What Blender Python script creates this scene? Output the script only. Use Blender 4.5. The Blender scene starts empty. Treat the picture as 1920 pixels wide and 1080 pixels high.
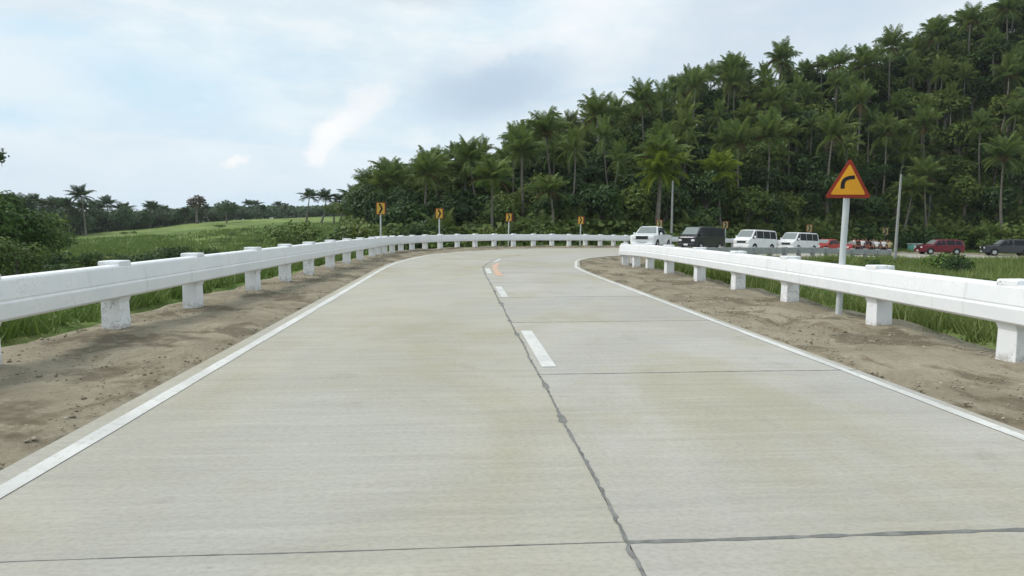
import bpy, bmesh, math, random
import numpy as np
from mathutils import Vector, kdtree, Matrix
R = math.radians
random.seed(11); rng = np.random.default_rng(11)
scn = bpy.context.scene; COL = scn.collection

# ------------------------------------------------------------ camera, sky, sun
FPX, CAMH, HORY = 1200.0, 1.54, 421.0
cam = bpy.data.cameras.new('camera'); co = bpy.data.objects.new('camera', cam); COL.objects.link(co)
cam.sensor_width = 36; cam.lens = 36*FPX/1920; cam.clip_end = 6000; cam.clip_start = .05
co.location = (0, 0, CAMH); co.rotation_euler = (R(90)-math.atan((540-HORY)/FPX), 0, 0)
scn.camera = co
scn.view_settings.view_transform = 'Standard'; scn.view_settings.look = 'None'
scn.view_settings.gamma = 1; scn.view_settings.use_curve_mapping = False
scn.view_settings.exposure = 0.15
SUN_EL, SUN_AZ = 50, -80          # azimuth from +Y towards +X
sd = Vector((math.cos(R(SUN_EL))*math.sin(R(SUN_AZ)), math.cos(R(SUN_EL))*math.cos(R(SUN_AZ)), math.sin(R(SUN_EL))))
sl = bpy.data.lights.new('sun', 'SUN'); sl.energy = 2.1; sl.angle = R(20); sl.color = (1, .96, .9)
so = bpy.data.objects.new('sun', sl); COL.objects.link(so)
so.rotation_euler = sd.to_track_quat('Z', 'Y').to_euler()

class NT:
    """tiny node helper"""
    def __init__(s, tree): s.t = tree; s.n = tree.nodes; s.l = tree.links
    def new(s, typ, **kw):
        n = s.n.new(typ)
        for k, v in kw.items(): setattr(n, k, v)
        return n
    def put(s, sock, v):
        if v is None: return
        if isinstance(v, bpy.types.NodeSocket): s.l.new(v, sock)
        else: sock.default_value = v
    def math(s, op, a, b=None, c=None, clamp=False):
        n = s.new('ShaderNodeMath', operation=op, use_clamp=clamp)
        s.put(n.inputs[0], a); s.put(n.inputs[1], b); s.put(n.inputs[2], c); return n.outputs[0]
    def mix(s, f, a, b, bt='MIX'):
        n = s.new('ShaderNodeMix', data_type='RGBA', blend_type=bt)
        s.put(n.inputs[0], f); s.put(n.inputs[6], c4(a)); s.put(n.inputs[7], c4(b)); return n.outputs[2]
    def noise(s, vec, scale, detail=4, rough=.5, dist=0, out=0):
        n = s.new('ShaderNodeTexNoise'); s.put(n.inputs['Vector'], vec)
        n.inputs['Scale'].default_value = scale; n.inputs['Detail'].default_value = detail
        n.inputs['Roughness'].default_value = rough; n.inputs['Distortion'].default_value = dist
        return n.outputs[out]
    def ramp(s, f, lo, hi, a=0., b=1., smooth=True):
        n = s.new('ShaderNodeMapRange', interpolation_type='SMOOTHSTEP' if smooth else 'LINEAR')
        s.put(n.inputs[0], f)
        for i, v in enumerate((lo, hi, a, b)): n.inputs[i+1].default_value = v
        return n.outputs[0]
    def mapping(s, vec, scale=(1, 1, 1), loc=(0, 0, 0), rot=(0, 0, 0)):
        n = s.new('ShaderNodeMapping'); s.put(n.inputs[0], vec)
        n.inputs['Location'].default_value = loc; n.inputs['Scale'].default_value = scale
        n.inputs['Rotation'].default_value = rot; return n.outputs[0]
def c4(c):
    return (*c, 1.0) if isinstance(c, tuple) and len(c) == 3 else c

world = bpy.data.worlds.new('World'); scn.world = world; world.use_nodes = True
w = NT(world.node_tree); w.n.clear()
WS = 0.1
out = w.new('ShaderNodeOutputWorld'); bg = w.new('ShaderNodeBackground'); bg.inputs[1].default_value = WS
w.l.new(bg.outputs[0], out.inputs[0])
sky = w.new('ShaderNodeTexSky', sky_type='NISHITA'); sky.sun_disc = False
sky.sun_elevation = R(SUN_EL); sky.sun_rotation = R(SUN_AZ); sky.dust_density = 2.0
tc = w.new('ShaderNodeTexCoord'); D = tc.outputs['Generated']
sep = w.new('ShaderNodeSeparateXYZ'); w.l.new(D, sep.inputs[0])
az = w.math('ARCTAN2', sep.outputs[0], sep.outputs[1]); el = w.math('ARCSINE', sep.outputs[2])
cmb = w.new('ShaderNodeCombineXYZ'); w.l.new(az, cmb.inputs[0]); w.l.new(el, cmb.inputs[1]); AE = cmb.outputs[0]
# warped azimuth / elevation for ragged cloud outlines
nz = w.noise(w.mapping(AE, (1, 1.3, 1)), 12, 9, .72, 0, 1)
wob = w.new('ShaderNodeVectorMath', operation='MULTIPLY_ADD'); w.l.new(nz, wob.inputs[0])
wob.inputs[1].default_value = (.07, .05, 0); wob.inputs[2].default_value = (0, 0, 0); w.l.new(AE, wob.inputs[2])
wsep = w.new('ShaderNodeSeparateXYZ'); w.l.new(wob.outputs[0], wsep.inputs[0])
def blob(px, py, rx, ry, hard=0., tilt=0.):
    a0 = math.atan((px-960)/FPX)+.035; e0 = math.atan((HORY-py)/math.hypot(FPX, px-960))+.025
    dx = w.math('SUBTRACT', wsep.outputs[0], a0); dy = w.math('SUBTRACT', wsep.outputs[1], e0)
    if tilt:
        dx2 = w.math('ADD', w.math('MULTIPLY', dx, math.cos(tilt)), w.math('MULTIPLY', dy, math.sin(tilt)))
        dy = w.math('SUBTRACT', w.math('MULTIPLY', dy, math.cos(tilt)), w.math('MULTIPLY', dx, math.sin(tilt))); dx = dx2
    dx = w.math('DIVIDE', dx, rx/FPX); dy = w.math('DIVIDE', dy, ry/FPX)
    r = w.math('SQRT', w.math('ADD', w.math('MULTIPLY', dx, dx), w.math('MULTIPLY', dy, dy)))
    return w.ramp(r, 1.0+(1-hard)*.6, hard*.8, 0, 1)
strat = w.noise(w.mapping(AE, (1.3, 7.0, 1), (3.1, .4, 0), (0, 0, -.06)), 2.6, 7, .58, .35)
fine = w.noise(w.mapping(AE, (1.6, 3.5, 1), (1.7, 2.2, 0)), 5.0, 6, .6)
def k(c): return tuple(v*.97/WS for v in c)
veil = w.ramp(strat, .30, .52, .72, 1.0)                       # cloud veil over nearly the whole sky
holes = w.math('MAXIMUM', w.math('MULTIPLY', blob(270, 165, 230, 60), .75), w.math('MULTIPLY', blob(40, 222, 110, 22), .7))
holes = w.math('MAXIMUM', holes, w.math('MULTIPLY', blob(60, 65, 110, 18), .6)); holes = w.math('MAXIMUM', holes, w.math('MULTIPLY', blob(520, 140, 190, 40), .35)); holes = w.math('MAXIMUM', holes, w.math('MULTIPLY', blob(800, 215, 120, 40), .4))
veil = w.math('MULTIPLY', veil, w.math('SUBTRACT', 1.0, w.math('MULTIPLY', holes, .8)))
cloudc = w.mix(w.ramp(fine, .35, .65), k((.70, .81, .88)), k((.82, .89, .925)))
cloudc = w.mix(w.ramp(el, .0, .2, .75, 0.), cloudc, k((.71, .83, .93)))
blue = w.mix(.85, sky.outputs[0], k((.50, .78, .96)))
base = w.mix(veil, blue, cloudc)
grey = w.noise(w.mapping(AE, (1.0, 2.6, 1), (7.3, 1.1, 0)), 2.2, 5, .55)
right = w.ramp(az, .0, .5, .25, .8)
base = w.mix(w.math('MULTIPLY', w.ramp(grey, .45, .75), right), base, k((.56, .68, .78)))
for (px, py, rx, ry, hd, tl, s, c) in [
        (930, 172, 150, 62, .2, .15, .9, (.47, .60, .74)), (700, -5, 250, 22, 0, 0, .6, (.52, .58, .68)),
        (1420, 95, 330, 75, 0, .1, .6, (.53, .63, .75)), (100, 12, 180, 22, 0, 0, .35, (.62, .68, .76)), (1560, 5, 260, 40, 0, 0, .4, (.56, .63, .74)),
        (1120, 35, 150, 60, .1, .2, .55, (.93, .94, .95)), (60, 140, 110, 55, .1, -.3, .45, (.92, .93, .94)),
        (950, 105, 90, 22, .2, .3, .4, (.92, .93, .95)), (690, 205, 62, 26, .2, .75, .6, (.90, .93, .94)), (618, 262, 46, 24, .3, .9, .85, (.96, .97, .97)), (648, 232, 34, 22, .4, .6, .7, (.95, .96, .965)), (612, 245, 26, 16, .6, .5, .5, (.97, .975, .975)), (598, 290, 26, 20, .5, .4, .7, (.95, .96, .965)),
        (700, 185, 45, 24, .1, .5, .4, (.90, .91, .92)), (450, 306, 26, 9, .5, .3, .85, (.95, .96, .96)),
        (790, 265, 32, 20, .2, 0, .5, (.9, .93, .95))]:
    base = w.mix(w.math('MULTIPLY', blob(px, py, rx, ry, hd, tl), s), base, k(c))
w.l.new(base, bg.inputs[0])

# ------------------------------------------------------------ materials
MATS = {}
def mat(name, build):
    if name in MATS: return MATS[name]
    m = bpy.data.materials.new(name); m.use_nodes = True; t = NT(m.node_tree); t.n.clear()
    o = t.new('ShaderNodeOutputMaterial'); p = t.new('ShaderNodeBsdfPrincipled'); t.l.new(p.outputs[0], o.inputs[0])
    p.inputs['Specular IOR Level'].default_value = .3
    build(t, p, o); MATS[name] = m; return m
def bump(t, p, h, s=.3, d=.02):
    b = t.new('ShaderNodeBump'); b.inputs['Strength'].default_value = s; b.inputs['Distance'].default_value = d
    t.put(b.inputs['Height'], h); t.l.new(b.outputs[0], p.inputs['Normal'])
def obc(t): return t.new('ShaderNodeTexCoord').outputs['Object']
def wpos(t): return t.new('ShaderNodeNewGeometry').outputs['Position']
def plain(name, c, rough=.5, metal=0., spec=.3, coat=0., var=.06):
    def b(t, p, o):
        n = t.noise(obc(t), 3.0, 4)
        t.put(p.inputs['Base Color'], t.mix(t.ramp(n, .3, .7), tuple(v*(1-var) for v in c), tuple(min(1, v*(1+var)) for v in c)))
        p.inputs['Roughness'].default_value = rough; p.inputs['Metallic'].default_value = metal
        p.inputs['Specular IOR Level'].default_value = spec; p.inputs['Coat Weight'].default_value = coat
    return mat(name, b)
def m_concrete(t, p, o):
    uv = t.new('ShaderNodeTexCoord').outputs['UV']; oi = t.new('ShaderNodeObjectInfo')
    tine = t.noise(t.mapping(uv, (.8, 13, 1)), 1.0, 6, .7)
    tine2 = t.noise(t.mapping(uv, (.35, 6, 1), (4, 2, 0)), 1.0, 4, .6)
    blot = t.noise(uv, .55, 5, .55, .4); blot2 = t.noise(t.mapping(uv, (1, 1, 1), (9, 3, 0)), 1.6, 5, .6)
    spk = t.noise(t.mapping(uv, (.6, 1, 1)), 42, 4, .75); pit = t.noise(t.mapping(uv, (.8, 1.4, 1)), 9, 4, .65)
    c = t.mix(t.ramp(blot, .32, .7), (.405, .395, .350), (.465, .455, .405))
    c = t.mix(t.ramp(blot2, .45, .75, 0, .6), c, (.40, .38, .30))
    big = t.noise(t.mapping(uv, (1, .5, 1), (2, 7, 0)), .45, 5, .6, .6)
    c = t.mix(t.ramp(big, .48, .66, 0, .7), c, (.38, .36, .265))
    c = t.mix(t.ramp(big, .5, .3, 0, .5), c, (.42, .425, .42))
    st = t.noise(t.mapping(uv, (1.3, 1.3, 1), (5, 1, 0)), .9, 6, .7, .4); c = t.mix(t.ramp(st, .58, .72, 0, .4), c, (.27, .255, .22))
    c = t.mix(1.0, c, oi.outputs['Color'], 'MULTIPLY')
    c = t.mix(t.ramp(tine, .38, .56, .12, 0), c, (.22, .22, .2))
    c = t.mix(t.ramp(tine, .52, .7, 0, .2), c, (.56, .56, .51))
    c = t.mix(t.ramp(tine2, .48, .62, 0, .12), c, (.25, .25, .235))
    c = t.mix(t.ramp(spk, .35, .6, .22, 0), c, (.16, .16, .15))
    c = t.mix(t.ramp(pit, .70, .77, 0, .45), c, (.17, .16, .14))
    t.put(p.inputs['Base Color'], c); p.inputs['Roughness'].default_value = .85; p.inputs['Specular IOR Level'].default_value = .25
    bump(t, p, t.math('ADD', t.math('MULTIPLY', tine, .6), t.math('MULTIPLY', spk, .4)), .35, .006)
CONC = mat('concrete', m_concrete)
def m_dirt(t, p, o):
    v = wpos(t)
    a = t.noise(v, .7, 6, .6, .8); b = t.noise(t.mapping(v, (1, .45, 1)), 2.4, 6, .65, 1.0); f = t.noise(v, 30, 4, .7); s = t.noise(v, 7, 4, .6)
    c = t.mix(t.ramp(a, .35, .65), (.23, .20, .145), (.325, .288, .212))
    c = t.mix(t.ramp(b, .52, .66, 0, .75), c, (.16, .125, .08))
    dm = t.noise(t.mapping(v, (1, .8, 1), (3.3, .9, 0)), .85, 5, .6, .5); c = t.mix(t.ramp(dm, .52, .60, 0, .8), c, (.12, .10, .068))
    c = t.mix(t.ramp(s, .5, .7, 0, .35), c, (.40, .355, .27))
    c = t.mix(t.ramp(f, .4, .7, 0, .35), c, (.12, .10, .07))
    t.put(p.inputs['Base Color'], c); p.inputs['Roughness'].default_value = .95; p.inputs['Specular IOR Level'].default_value = .1
    bump(t, p, t.math('ADD', t.math('MULTIPLY', b, .7), t.math('MULTIPLY', t.math('ADD', f, s), .25)), .7, .05)
DIRT = mat('dirt', m_dirt)
def m_ground(t, p, o):
    v = wpos(t)
    a = t.noise(v, .035, 6, .6, .5); b = t.noise(t.mapping(v, (.5, 1.3, 1)), .25, 6, .62, .6); f = t.noise(v, 2.2, 5, .7)
    c = t.mix(t.ramp(a, .38, .62), (.13, .19, .050), (.225, .285, .09))
    c = t.mix(t.ramp(b, .44, .62, 0, .85), c, (.07, .115, .032)); b2 = t.noise(t.mapping(v, (.12, .5, 1), (5, 5, 0)), .5, 5, .65); c = t.mix(t.ramp(b2, .50, .62, 0, .75), c, (.25, .27, .12)); b3 = t.noise(t.mapping(v, (.3, 1, 1), (1, 9, 0)), .16, 6, .7, 1.); c = t.mix(t.ramp(b3, .50, .58, 0, .8), c, (.06, .105, .03))
    c = t.mix(t.ramp(f, .4, .7, 0, .5), c, (.20, .26, .09))
    t.put(p.inputs['Base Color'], c); p.inputs['Roughness'].default_value = .95; p.inputs['Specular IOR Level'].default_value = .05
    bump(t, p, f, .8, .15)
GROUND = mat('meadow', m_ground)
def m_paint(t, p, o):
    v = obc(t); a = t.noise(v, 1.3, 5, .6); g = t.noise(t.mapping(v, (1, 1, .35)), 9, 5, .65, .6); cr = t.noise(v, 4.0, 6, .7, 1.5)
    c = t.mix(t.ramp(a, .35, .65), (.76, .775, .79), (.83, .835, .84))
    c = t.mix(t.ramp(g, .60, .75, 0, .35), c, (.42, .41, .40))
    dr = t.noise(t.mapping(v, (1, 1, .06)), 7, 4, .6); c = t.mix(t.ramp(dr, .58, .72, 0, .22), c, (.40, .39, .36))
    ridge = t.math('ABSOLUTE', t.math('SUBTRACT', cr, .5))
    c = t.mix(t.math('MULTIPLY', t.ramp(ridge, 0.0, .010, .5, 0), t.ramp(a, .5, .62)), c, (.18, .17, .165))
    t.put(p.inputs['Base Color'], c); p.inputs['Roughness'].default_value = .6
    bump(t, p, t.noise(v, 22, 5, .7), .25, .006)
WPAINT = mat('white_masonry_paint', m_paint)
def m_postpaint(t, p, o):
    geo = t.new('ShaderNodeNewGeometry'); v = geo.outputs['Position']; oc = obc(t)
    s = t.new('ShaderNodeSeparateXYZ'); t.l.new(oc, s.inputs[0])
    a = t.noise(v, 2.1, 5, .6); cr = t.noise(v, 3.2, 6, .7, 2.2); d = t.noise(v, 11, 4, .7)
    c = t.mix(t.ramp(a, .35, .65), (.75, .76, .77), (.83, .835, .84))
    ridge = t.math('ABSOLUTE', t.math('SUBTRACT', cr, .5))
    c = t.mix(t.math('MULTIPLY', t.ramp(ridge, 0.0, .016, .8, 0), t.ramp(a, .42, .55)), c, (.13, .125, .12))
    low = t.math('MULTIPLY', t.ramp(s.outputs[2], .14, -.02), t.ramp(d, .4, .6))
    c = t.mix(t.math('MULTIPLY', low, .7), c, (.28, .24, .18))
    t.put(p.inputs['Base Color'], c); p.inputs['Roughness'].default_value = .7
    bump(t, p, d, .35, .008)
PPAINT = mat('white_post_paint', m_postpaint)
def m_line(t, p, o):
    v = wpos(t); f = t.noise(v, 14, 5, .75); a = t.noise(v, 1.2, 4)
    c = t.mix(t.ramp(a, .3, .7), (.53, .53, .505), (.66, .66, .635))
    c = t.mix(t.ramp(f, .50, .66, 0, .75), c, (.43, .42, .38))
    t.put(p.inputs['Base Color'], c); p.inputs['Roughness'].default_value = .7
LINE = mat('road_line_paint', m_line)
def m_orange(t, p, o):
    v = wpos(t); f = t.noise(v, 3, 5, .75)
    t.put(p.inputs['Base Color'], t.mix(t.ramp(f, .35, .65), (.47, .40, .33), (.66, .38, .25))); p.inputs['Roughness'].default_value = .8
ORANGE = mat('faded_orange_paint', m_orange)
def m_sealant(t, p, o):
    f = t.noise(wpos(t), 8, 4, .7)
    t.put(p.inputs['Base Color'], t.mix(t.ramp(f, .3, .7), (.12, .125, .12), (.23, .23, .215))); p.inputs['Roughness'].default_value = .8
SEAL = mat('joint_sealant', m_sealant)
def leafmat(name, dark, light, tint=None, trans=.25, big=.25, hv=.5):
    def b(t, p, o):
        geo = t.new('ShaderNodeNewGeometry'); oi = t.new('ShaderNodeObjectInfo')
        n = t.noise(geo.outputs['Position'], big, 4, .6)
        f = t.math('ADD', t.math('MULTIPLY', geo.outputs['Random Per Island'], .45), t.math('MULTIPLY', t.ramp(n, .3, .7), .55))
        c = t.mix(f, dark, light)
        if tint: c = t.mix(t.math('MULTIPLY', t.ramp(oi.outputs['Random'], .55, 1.0), hv), c, tint)
        c = t.mix(t.math('MULTIPLY', oi.outputs['Random'], .35), c, tuple(v*.45 for v in dark))
        t.put(p.inputs['Base Color'], c); p.inputs['Roughness'].default_value = .55; p.inputs['Specular IOR Level'].default_value = .25
        tr = t.new('ShaderNodeBsdfTranslucent'); t.put(tr.inputs[0], t.mix(.5, c, (.10, .16, .02)))
        mx = t.new('ShaderNodeMixShader'); mx.inputs[0].default_value = trans
        t.l.new(p.outputs[0], mx.inputs[1]); t.l.new(tr.outputs[0], mx.inputs[2]); t.l.new(mx.outputs[0], o.inputs[0])
    return mat(name, b)
LEAF = leafmat('broad_leaves', (.05, .098, .024), (.19, .26, .06), (.28, .32, .07))
LEAFD = leafmat('dark_leaves', (.016, .042, .014), (.075, .140, .036), (.09, .16, .05))
PALMG = leafmat('palm_leaves', (.10, .165, .052), (.28, .365, .11), (.36, .40, .10), trans=.38, big=.6)
PALMY = leafmat('palm_leaves_yellow_green', (.20, .27, .03), (.38, .46, .07), big=.6, trans=.4)
PALMB = leafmat('palm_leaves_dry', (.10, .07, .03), (.17, .12, .06), big=.6)
FARL = leafmat('distant_leaves', (.036, .080, .036), (.095, .16, .065), (.09, .14, .06))
GRASS = leafmat('grass_blades', (.10, .17, .035), (.22, .30, .085), big=.5)
GRASSD = leafmat('grass_blades_dry', (.12, .17, .04), (.27, .32, .11), big=.7)
WEED = leafmat('weed_leaves', (.05, .11, .02), (.19, .30, .055), big=.9)
def m_bark(t, p, o):
    v = obc(t); r = t.noise(t.mapping(v, (1, 1, 5)), 2.0, 4, .6)
    t.put(p.inputs['Base Color'], t.mix(t.ramp(r, .3, .7), (.10, .09, .075), (.23, .21, .18))); p.inputs['Roughness'].default_value = .9
BARK = mat('bark', m_bark)
GALV = plain('galvanised_pole', (.52, .55, .56), .5, .0)
GREYC = plain('weathered_concrete', (.34, .34, .33), .9)
GREYR = plain('grey_rail_concrete', (.36, .37, .37), .85, var=.15)  # mottled grey used only on the far inner rail section
WHITECAR = plain('white_car_paint', (.78, .79, .80), .3, coat=.5)
BLACKCAR = plain('black_car_paint', (.018, .02, .025), .3, coat=.5)
REDCAR = plain('red_car_paint', (.42, .035, .03), .3, coat=.4)
MAROON = plain('maroon_car_paint', (.16, .015, .03), .3, coat=.5)
GREYCAR = plain('dark_grey_car_paint', (.05, .055, .065), .35, coat=.5)
SILVER = plain('silver_car_paint', (.45, .46, .47), .35, coat=.4)
GLASS = plain('tinted_glass', (.008, .010, .014), .3, spec=.25)
GLASSL = plain('windscreen_painted_sky', (.20, .225, .22), .1, spec=.7)  # sky reflection painted into the windscreens as a pale grey base colour
RUBBER = plain('tyre_rubber', (.02, .02, .02), .85)
RIM = plain('wheel_rim', (.45, .46, .47), .35, .6)
LAMP = plain('lamp_glass', (.75, .76, .76), .15, spec=.6)
TAILR = plain('tail_lamp', (.35, .02, .02), .2)
DARKTRIM = plain('black_trim', (.02, .02, .022), .6)
SIGNY = plain('sign_yellow', (.58, .36, .05), .45, spec=.3, var=.03)
SIGNP = plain('faded_sign_yellow', (.34, .29, .13), .6)
SIGNO = plain('sign_yellow_orange', (.74, .34, .02), .5, spec=.3, var=.1)
SIGNR = plain('sign_red', (.27, .03, .012), .45, var=.15)
SIGNK = plain('sign_black', (.012, .012, .012), .5)
SIGNBK = plain('sign_back', (.07, .03, .022), .7)
TURQ = plain('turquoise_paint', (.16, .42, .38), .5)
SKIN = plain('skin', (.27, .15, .09), .5)
HAIR = plain('black_hair', (.012, .01, .009), .6)

# ------------------------------------------------------------ mesh helpers
def link(o, parent=None):
    COL.objects.link(o)
    if parent: o.parent = parent
    return o
def tag(o, label=None, cat=None, group=None, kind=None):
    if label: o['label'] = label
    if cat: o['category'] = cat
    if group: o['group'] = group
    if kind: o['kind'] = kind
    return o
def empty(name, loc=(0, 0, 0), rz=0., label=None, cat=None, group=None):
    o = bpy.data.objects.new(name, None); COL.objects.link(o); o.empty_display_size = .2
    o.location = loc; o.rotation_euler = (0, 0, rz); return tag(o, label, cat, group)
def copy_tree(o, parent=None):
    c = o.copy(); link(c, parent)
    for ch in list(o.children): copy_tree(ch, c)
    return c
class MB:
    def __init__(s): s.v = []; s.f = []
    def add(s, vs, fs):
        b = len(s.v); s.v += [tuple(v) for v in vs]; s.f += [tuple(i+b for i in f) for f in fs]; return s
    def box(s, c, d, rz=0.):
        cx, cy, cz = c; dx, dy, dz = (q/2 for q in d); cs, sn = math.cos(rz), math.sin(rz); vs = []
        for z in (-dz, dz):
            for x, y in ((-dx, -dy), (dx, -dy), (dx, dy), (-dx, dy)): vs.append((cx+x*cs-y*sn, cy+x*sn+y*cs, cz+z))
        return s.add(vs, [(3, 2, 1, 0), (4, 5, 6, 7), (0, 1, 5, 4), (1, 2, 6, 5), (2, 3, 7, 6), (3, 0, 4, 7)])
    def tube(s, pts, rad, n=8):
        pts = [Vector(p) for p in pts]; rings = []
        rad = rad if isinstance(rad, (list, tuple)) else [rad]*len(pts); up = Vector((0, 0, 1))
        for i, p in enumerate(pts):
            d = (pts[min(i+1, len(pts)-1)]-pts[max(i-1, 0)]).normalized()
            a = d.cross(up if abs(d.z) < .9 else Vector((1, 0, 0))).normalized(); b = d.cross(a)
            rings += [p+(a*math.cos(2*math.pi*q/n)+b*math.sin(2*math.pi*q/n))*rad[i] for q in range(n)]
        fs = [(i*n+q, i*n+(q+1) % n, (i+1)*n+(q+1) % n, (i+1)*n+q) for i in range(len(pts)-1) for q in range(n)]
        fs += [tuple(range(n)), tuple(range((len(pts)-1)*n, len(pts)*n))[::-1]]
        return s.add(rings, fs)
    def prism(s, poly, y0, y1):           # polygon in x,z extruded in y
        n = len(poly); vs = [(x, y0, z) for x, z in poly]+[(x, y1, z) for x, z in poly]
        return s.add(vs, [tuple(range(n)), tuple(range(n, 2*n))[::-1]]+[(i, i+n, (i+1) % n+n, (i+1) % n) for i in range(n)])
    def build(s, name, m, parent=None, smooth=False, bevel=0., loc=None, seg=2):
        me = bpy.data.meshes.new(name); me.from_pydata(s.v, [], s.f)
        bm = bmesh.new(); bm.from_mesh(me); bmesh.ops.recalc_face_normals(bm, faces=bm.faces); bm.to_mesh(me); bm.free()
        me.materials.append(m)
        if smooth: me.polygons.foreach_set('use_smooth', [True]*len(me.polygons))
        o = bpy.data.objects.new(name, me); link(o, parent)
        if loc: o.location = loc
        if bevel:
            b = o.modifiers.new('bevel', 'BEVEL'); b.width = bevel; b.segments = seg; b.limit_method = 'ANGLE'
        return o
def npmesh(name, v, fsize, m, parent=None, idx=None, smooth=False):
    v = np.asarray(v, np.float32).reshape(-1, 3)
    idx = np.arange(len(v), dtype=np.int32) if idx is None else np.asarray(idx, np.int32).ravel()
    me = bpy.data.meshes.new(name); me.vertices.add(len(v)); me.vertices.foreach_set('co', v.ravel())
    nf = len(idx)//fsize; me.loops.add(len(idx)); me.loops.foreach_set('vertex_index', idx)
    me.polygons.add(nf); me.polygons.foreach_set('loop_start', np.arange(nf, dtype=np.int32)*fsize)
    me.update(calc_edges=True)
    if smooth: me.polygons.foreach_set('use_smooth', np.ones(nf, bool))
    me.materials.append(m); o = bpy.data.objects.new(name, me); return link(o, parent)
def unit(a): return a/np.maximum(np.linalg.norm(a, axis=-1, keepdims=True), 1e-9)
def leafquads(p, nrm, size, asp=.55):
    n = unit(nrm+rng.normal(0, .55, p.shape)); a = unit(np.cross(n, rng.normal(0, 1, p.shape))); b = np.cross(n, a)
    s = (size if np.ndim(size) else np.full(len(p), size))[:, None]
    return np.stack([p-a*s*.5, p+b*s*asp*.5, p+a*s*.5, p-b*s*asp*.5], 1)
def blades(p, h, wd, lean=.9):
    n = len(p); th = rng.uniform(0, 6.283, n); d = np.stack([np.cos(th), np.sin(th), np.zeros(n)], 1)
    t2 = rng.uniform(0, 6.283, n); ln = rng.uniform(0, lean, n)*h
    tip = p+np.stack([np.cos(t2)*ln, np.sin(t2)*ln, h], 1)
    return np.stack([p-d*wd[:, None]*.5, p+d*wd[:, None]*.5, tip], 1)

# ------------------------------------------------------------ the road's lines: four station-matched polylines
def st(y, off, z, s=.0825): return (off-s*y, y, z)
LL, LR_, RL, RR_ = [], [], [], []
for y in (-16, -4, 6, 15):
    LL.append(st(y-.2, -2.66, 0)); RL.append(st(y+.22, 4.08, 0))
    LR_.append((-5.05-.045*y, y, .12)); RR_.append((6.05-.052*y, y, 0))
for a, b, c, d in [
    ((-4.55, 23, 0), (-6.1, 23.5, .1), (2.33, 22, 0), (4.87, 22.5, -.05)),
    ((-4.6, 27.5, 0), (-6.35, 28.5, .06), (2.55, 25.4, -.03), (4.68, 26.2, -.15)),
    ((-4.2, 32, 0), (-6.55, 33, .03), (3.0, 29.0, -.07), (5.2, 29.4, -.3)),
    ((-3.4, 35.2, -.02), (-6.1, 37.3, 0), (4.0, 32.0, -.1), (6.5, 32.1, -.45)),
    ((-1.8, 39.2, -.05), (-4.6, 41.2, 0), (5.8, 34.9, -.15), (8.3, 34.6, -.6)),
    ((1.45, 43.6, -.1), (-1.5, 44.9, -.02), (8.6, 38.2, -.3), (10.8, 37.4, -.7)),
    ((5.3, 46.9, -.2), (3.2, 48.2, -.08), (12, 41.9, -.45), (14, 40.9, -.8)),
    ((9.3, 50.5, -.32), (7.9, 52, -.2), (16.5, 46, -.7), (18.3, 45, -.95)),
    ((14.8, 56.2, -.55), (13.3, 57.6, -.4), (21.5, 50.5, -.95), (23, 49.2, -1.1)),
    ((21, 61.3, -.85), (19.5, 63, -.65), (27.5, 55.3, -1.2), (29, 54, -1.4)),
    ((27, 66, -1.15), (25.5, 67.7, -.9), (34, 60, -1.5), (35.3, 58.6, -1.65)),
    ((33, 70.5, -1.4), (31.5, 72.3, -1.2), (41, 64.3, -1.75), (42, 62.6, -1.85)),
    ((40, 74.3, -1.7), (39, 76.3, -1.6), (48.5, 66.8, -1.95), (49, 64.9, -2)),
    ((49, 75.8, -1.9), (49, 77.8, -1.8), (57, 66.5, -2.05), (56.8, 64.6, -2.1)),
    ((60, 73.5, -2.05), (60.8, 75.5, -2), (65, 63, -2.1), (64, 61.2, -2.15)),
    ((76, 66, -2.15), (77, 68, -2.15), (79, 56.5, -2.2), (78, 54.7, -2.25)),
    ((100, 55, -2.25), (101, 57, -2.25), (101, 45, -2.25), (100, 43, -2.3)),
    ((130, 42, -2.3), (131, 44, -2.3), (128, 32, -2.3), (127, 30, -2.35))]:
    LL.append(a); LR_.append(b); RL.append(c); RR_.append(d)
def spline(P, n=24):
    P = np.array(P, float); P = np.vstack([2*P[0]-P[1], P, 2*P[-1]-P[-2]]); o = []
    for i in range(1, len(P)-2):
        for q in range(n):
            t = q/n; a, b, c, d = P[i-1:i+3]
            o.append(.5*((2*b)+(-a+c)*t+(2*a-5*b+4*c-d)*t*t+(-a+3*b-3*c+d)*t**3))
    o.append(P[-2]); return np.array(o)
L, LR, RT, RR = (spline(P) for P in (LL, LR_, RL, RR_)); NS = len(L)
C = L+(RT-L)*.515
def cross2(P, Q, d):                       # point on P moved d metres away from Q in plan (keeping the cross slope)
    u = P-Q; h = np.linalg.norm(u[:, :2], axis=1, keepdims=True); return P+u/h*d
PL = cross2(L, C, .24); PR = cross2(RT, C, .15)           # pavement edges
arc = np.concatenate([[0], np.cumsum(np.linalg.norm(np.diff(C, axis=0), axis=1))])
def at_s(P, s): return np.stack([np.interp(s, arc, P[:, q]) for q in range(3)], -1)
S_OF = lambda y: float(np.interp(y, C[:100, 1], arc[:100]))
S0 = S_OF(2.98)       # first joint in front of the camera

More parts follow.
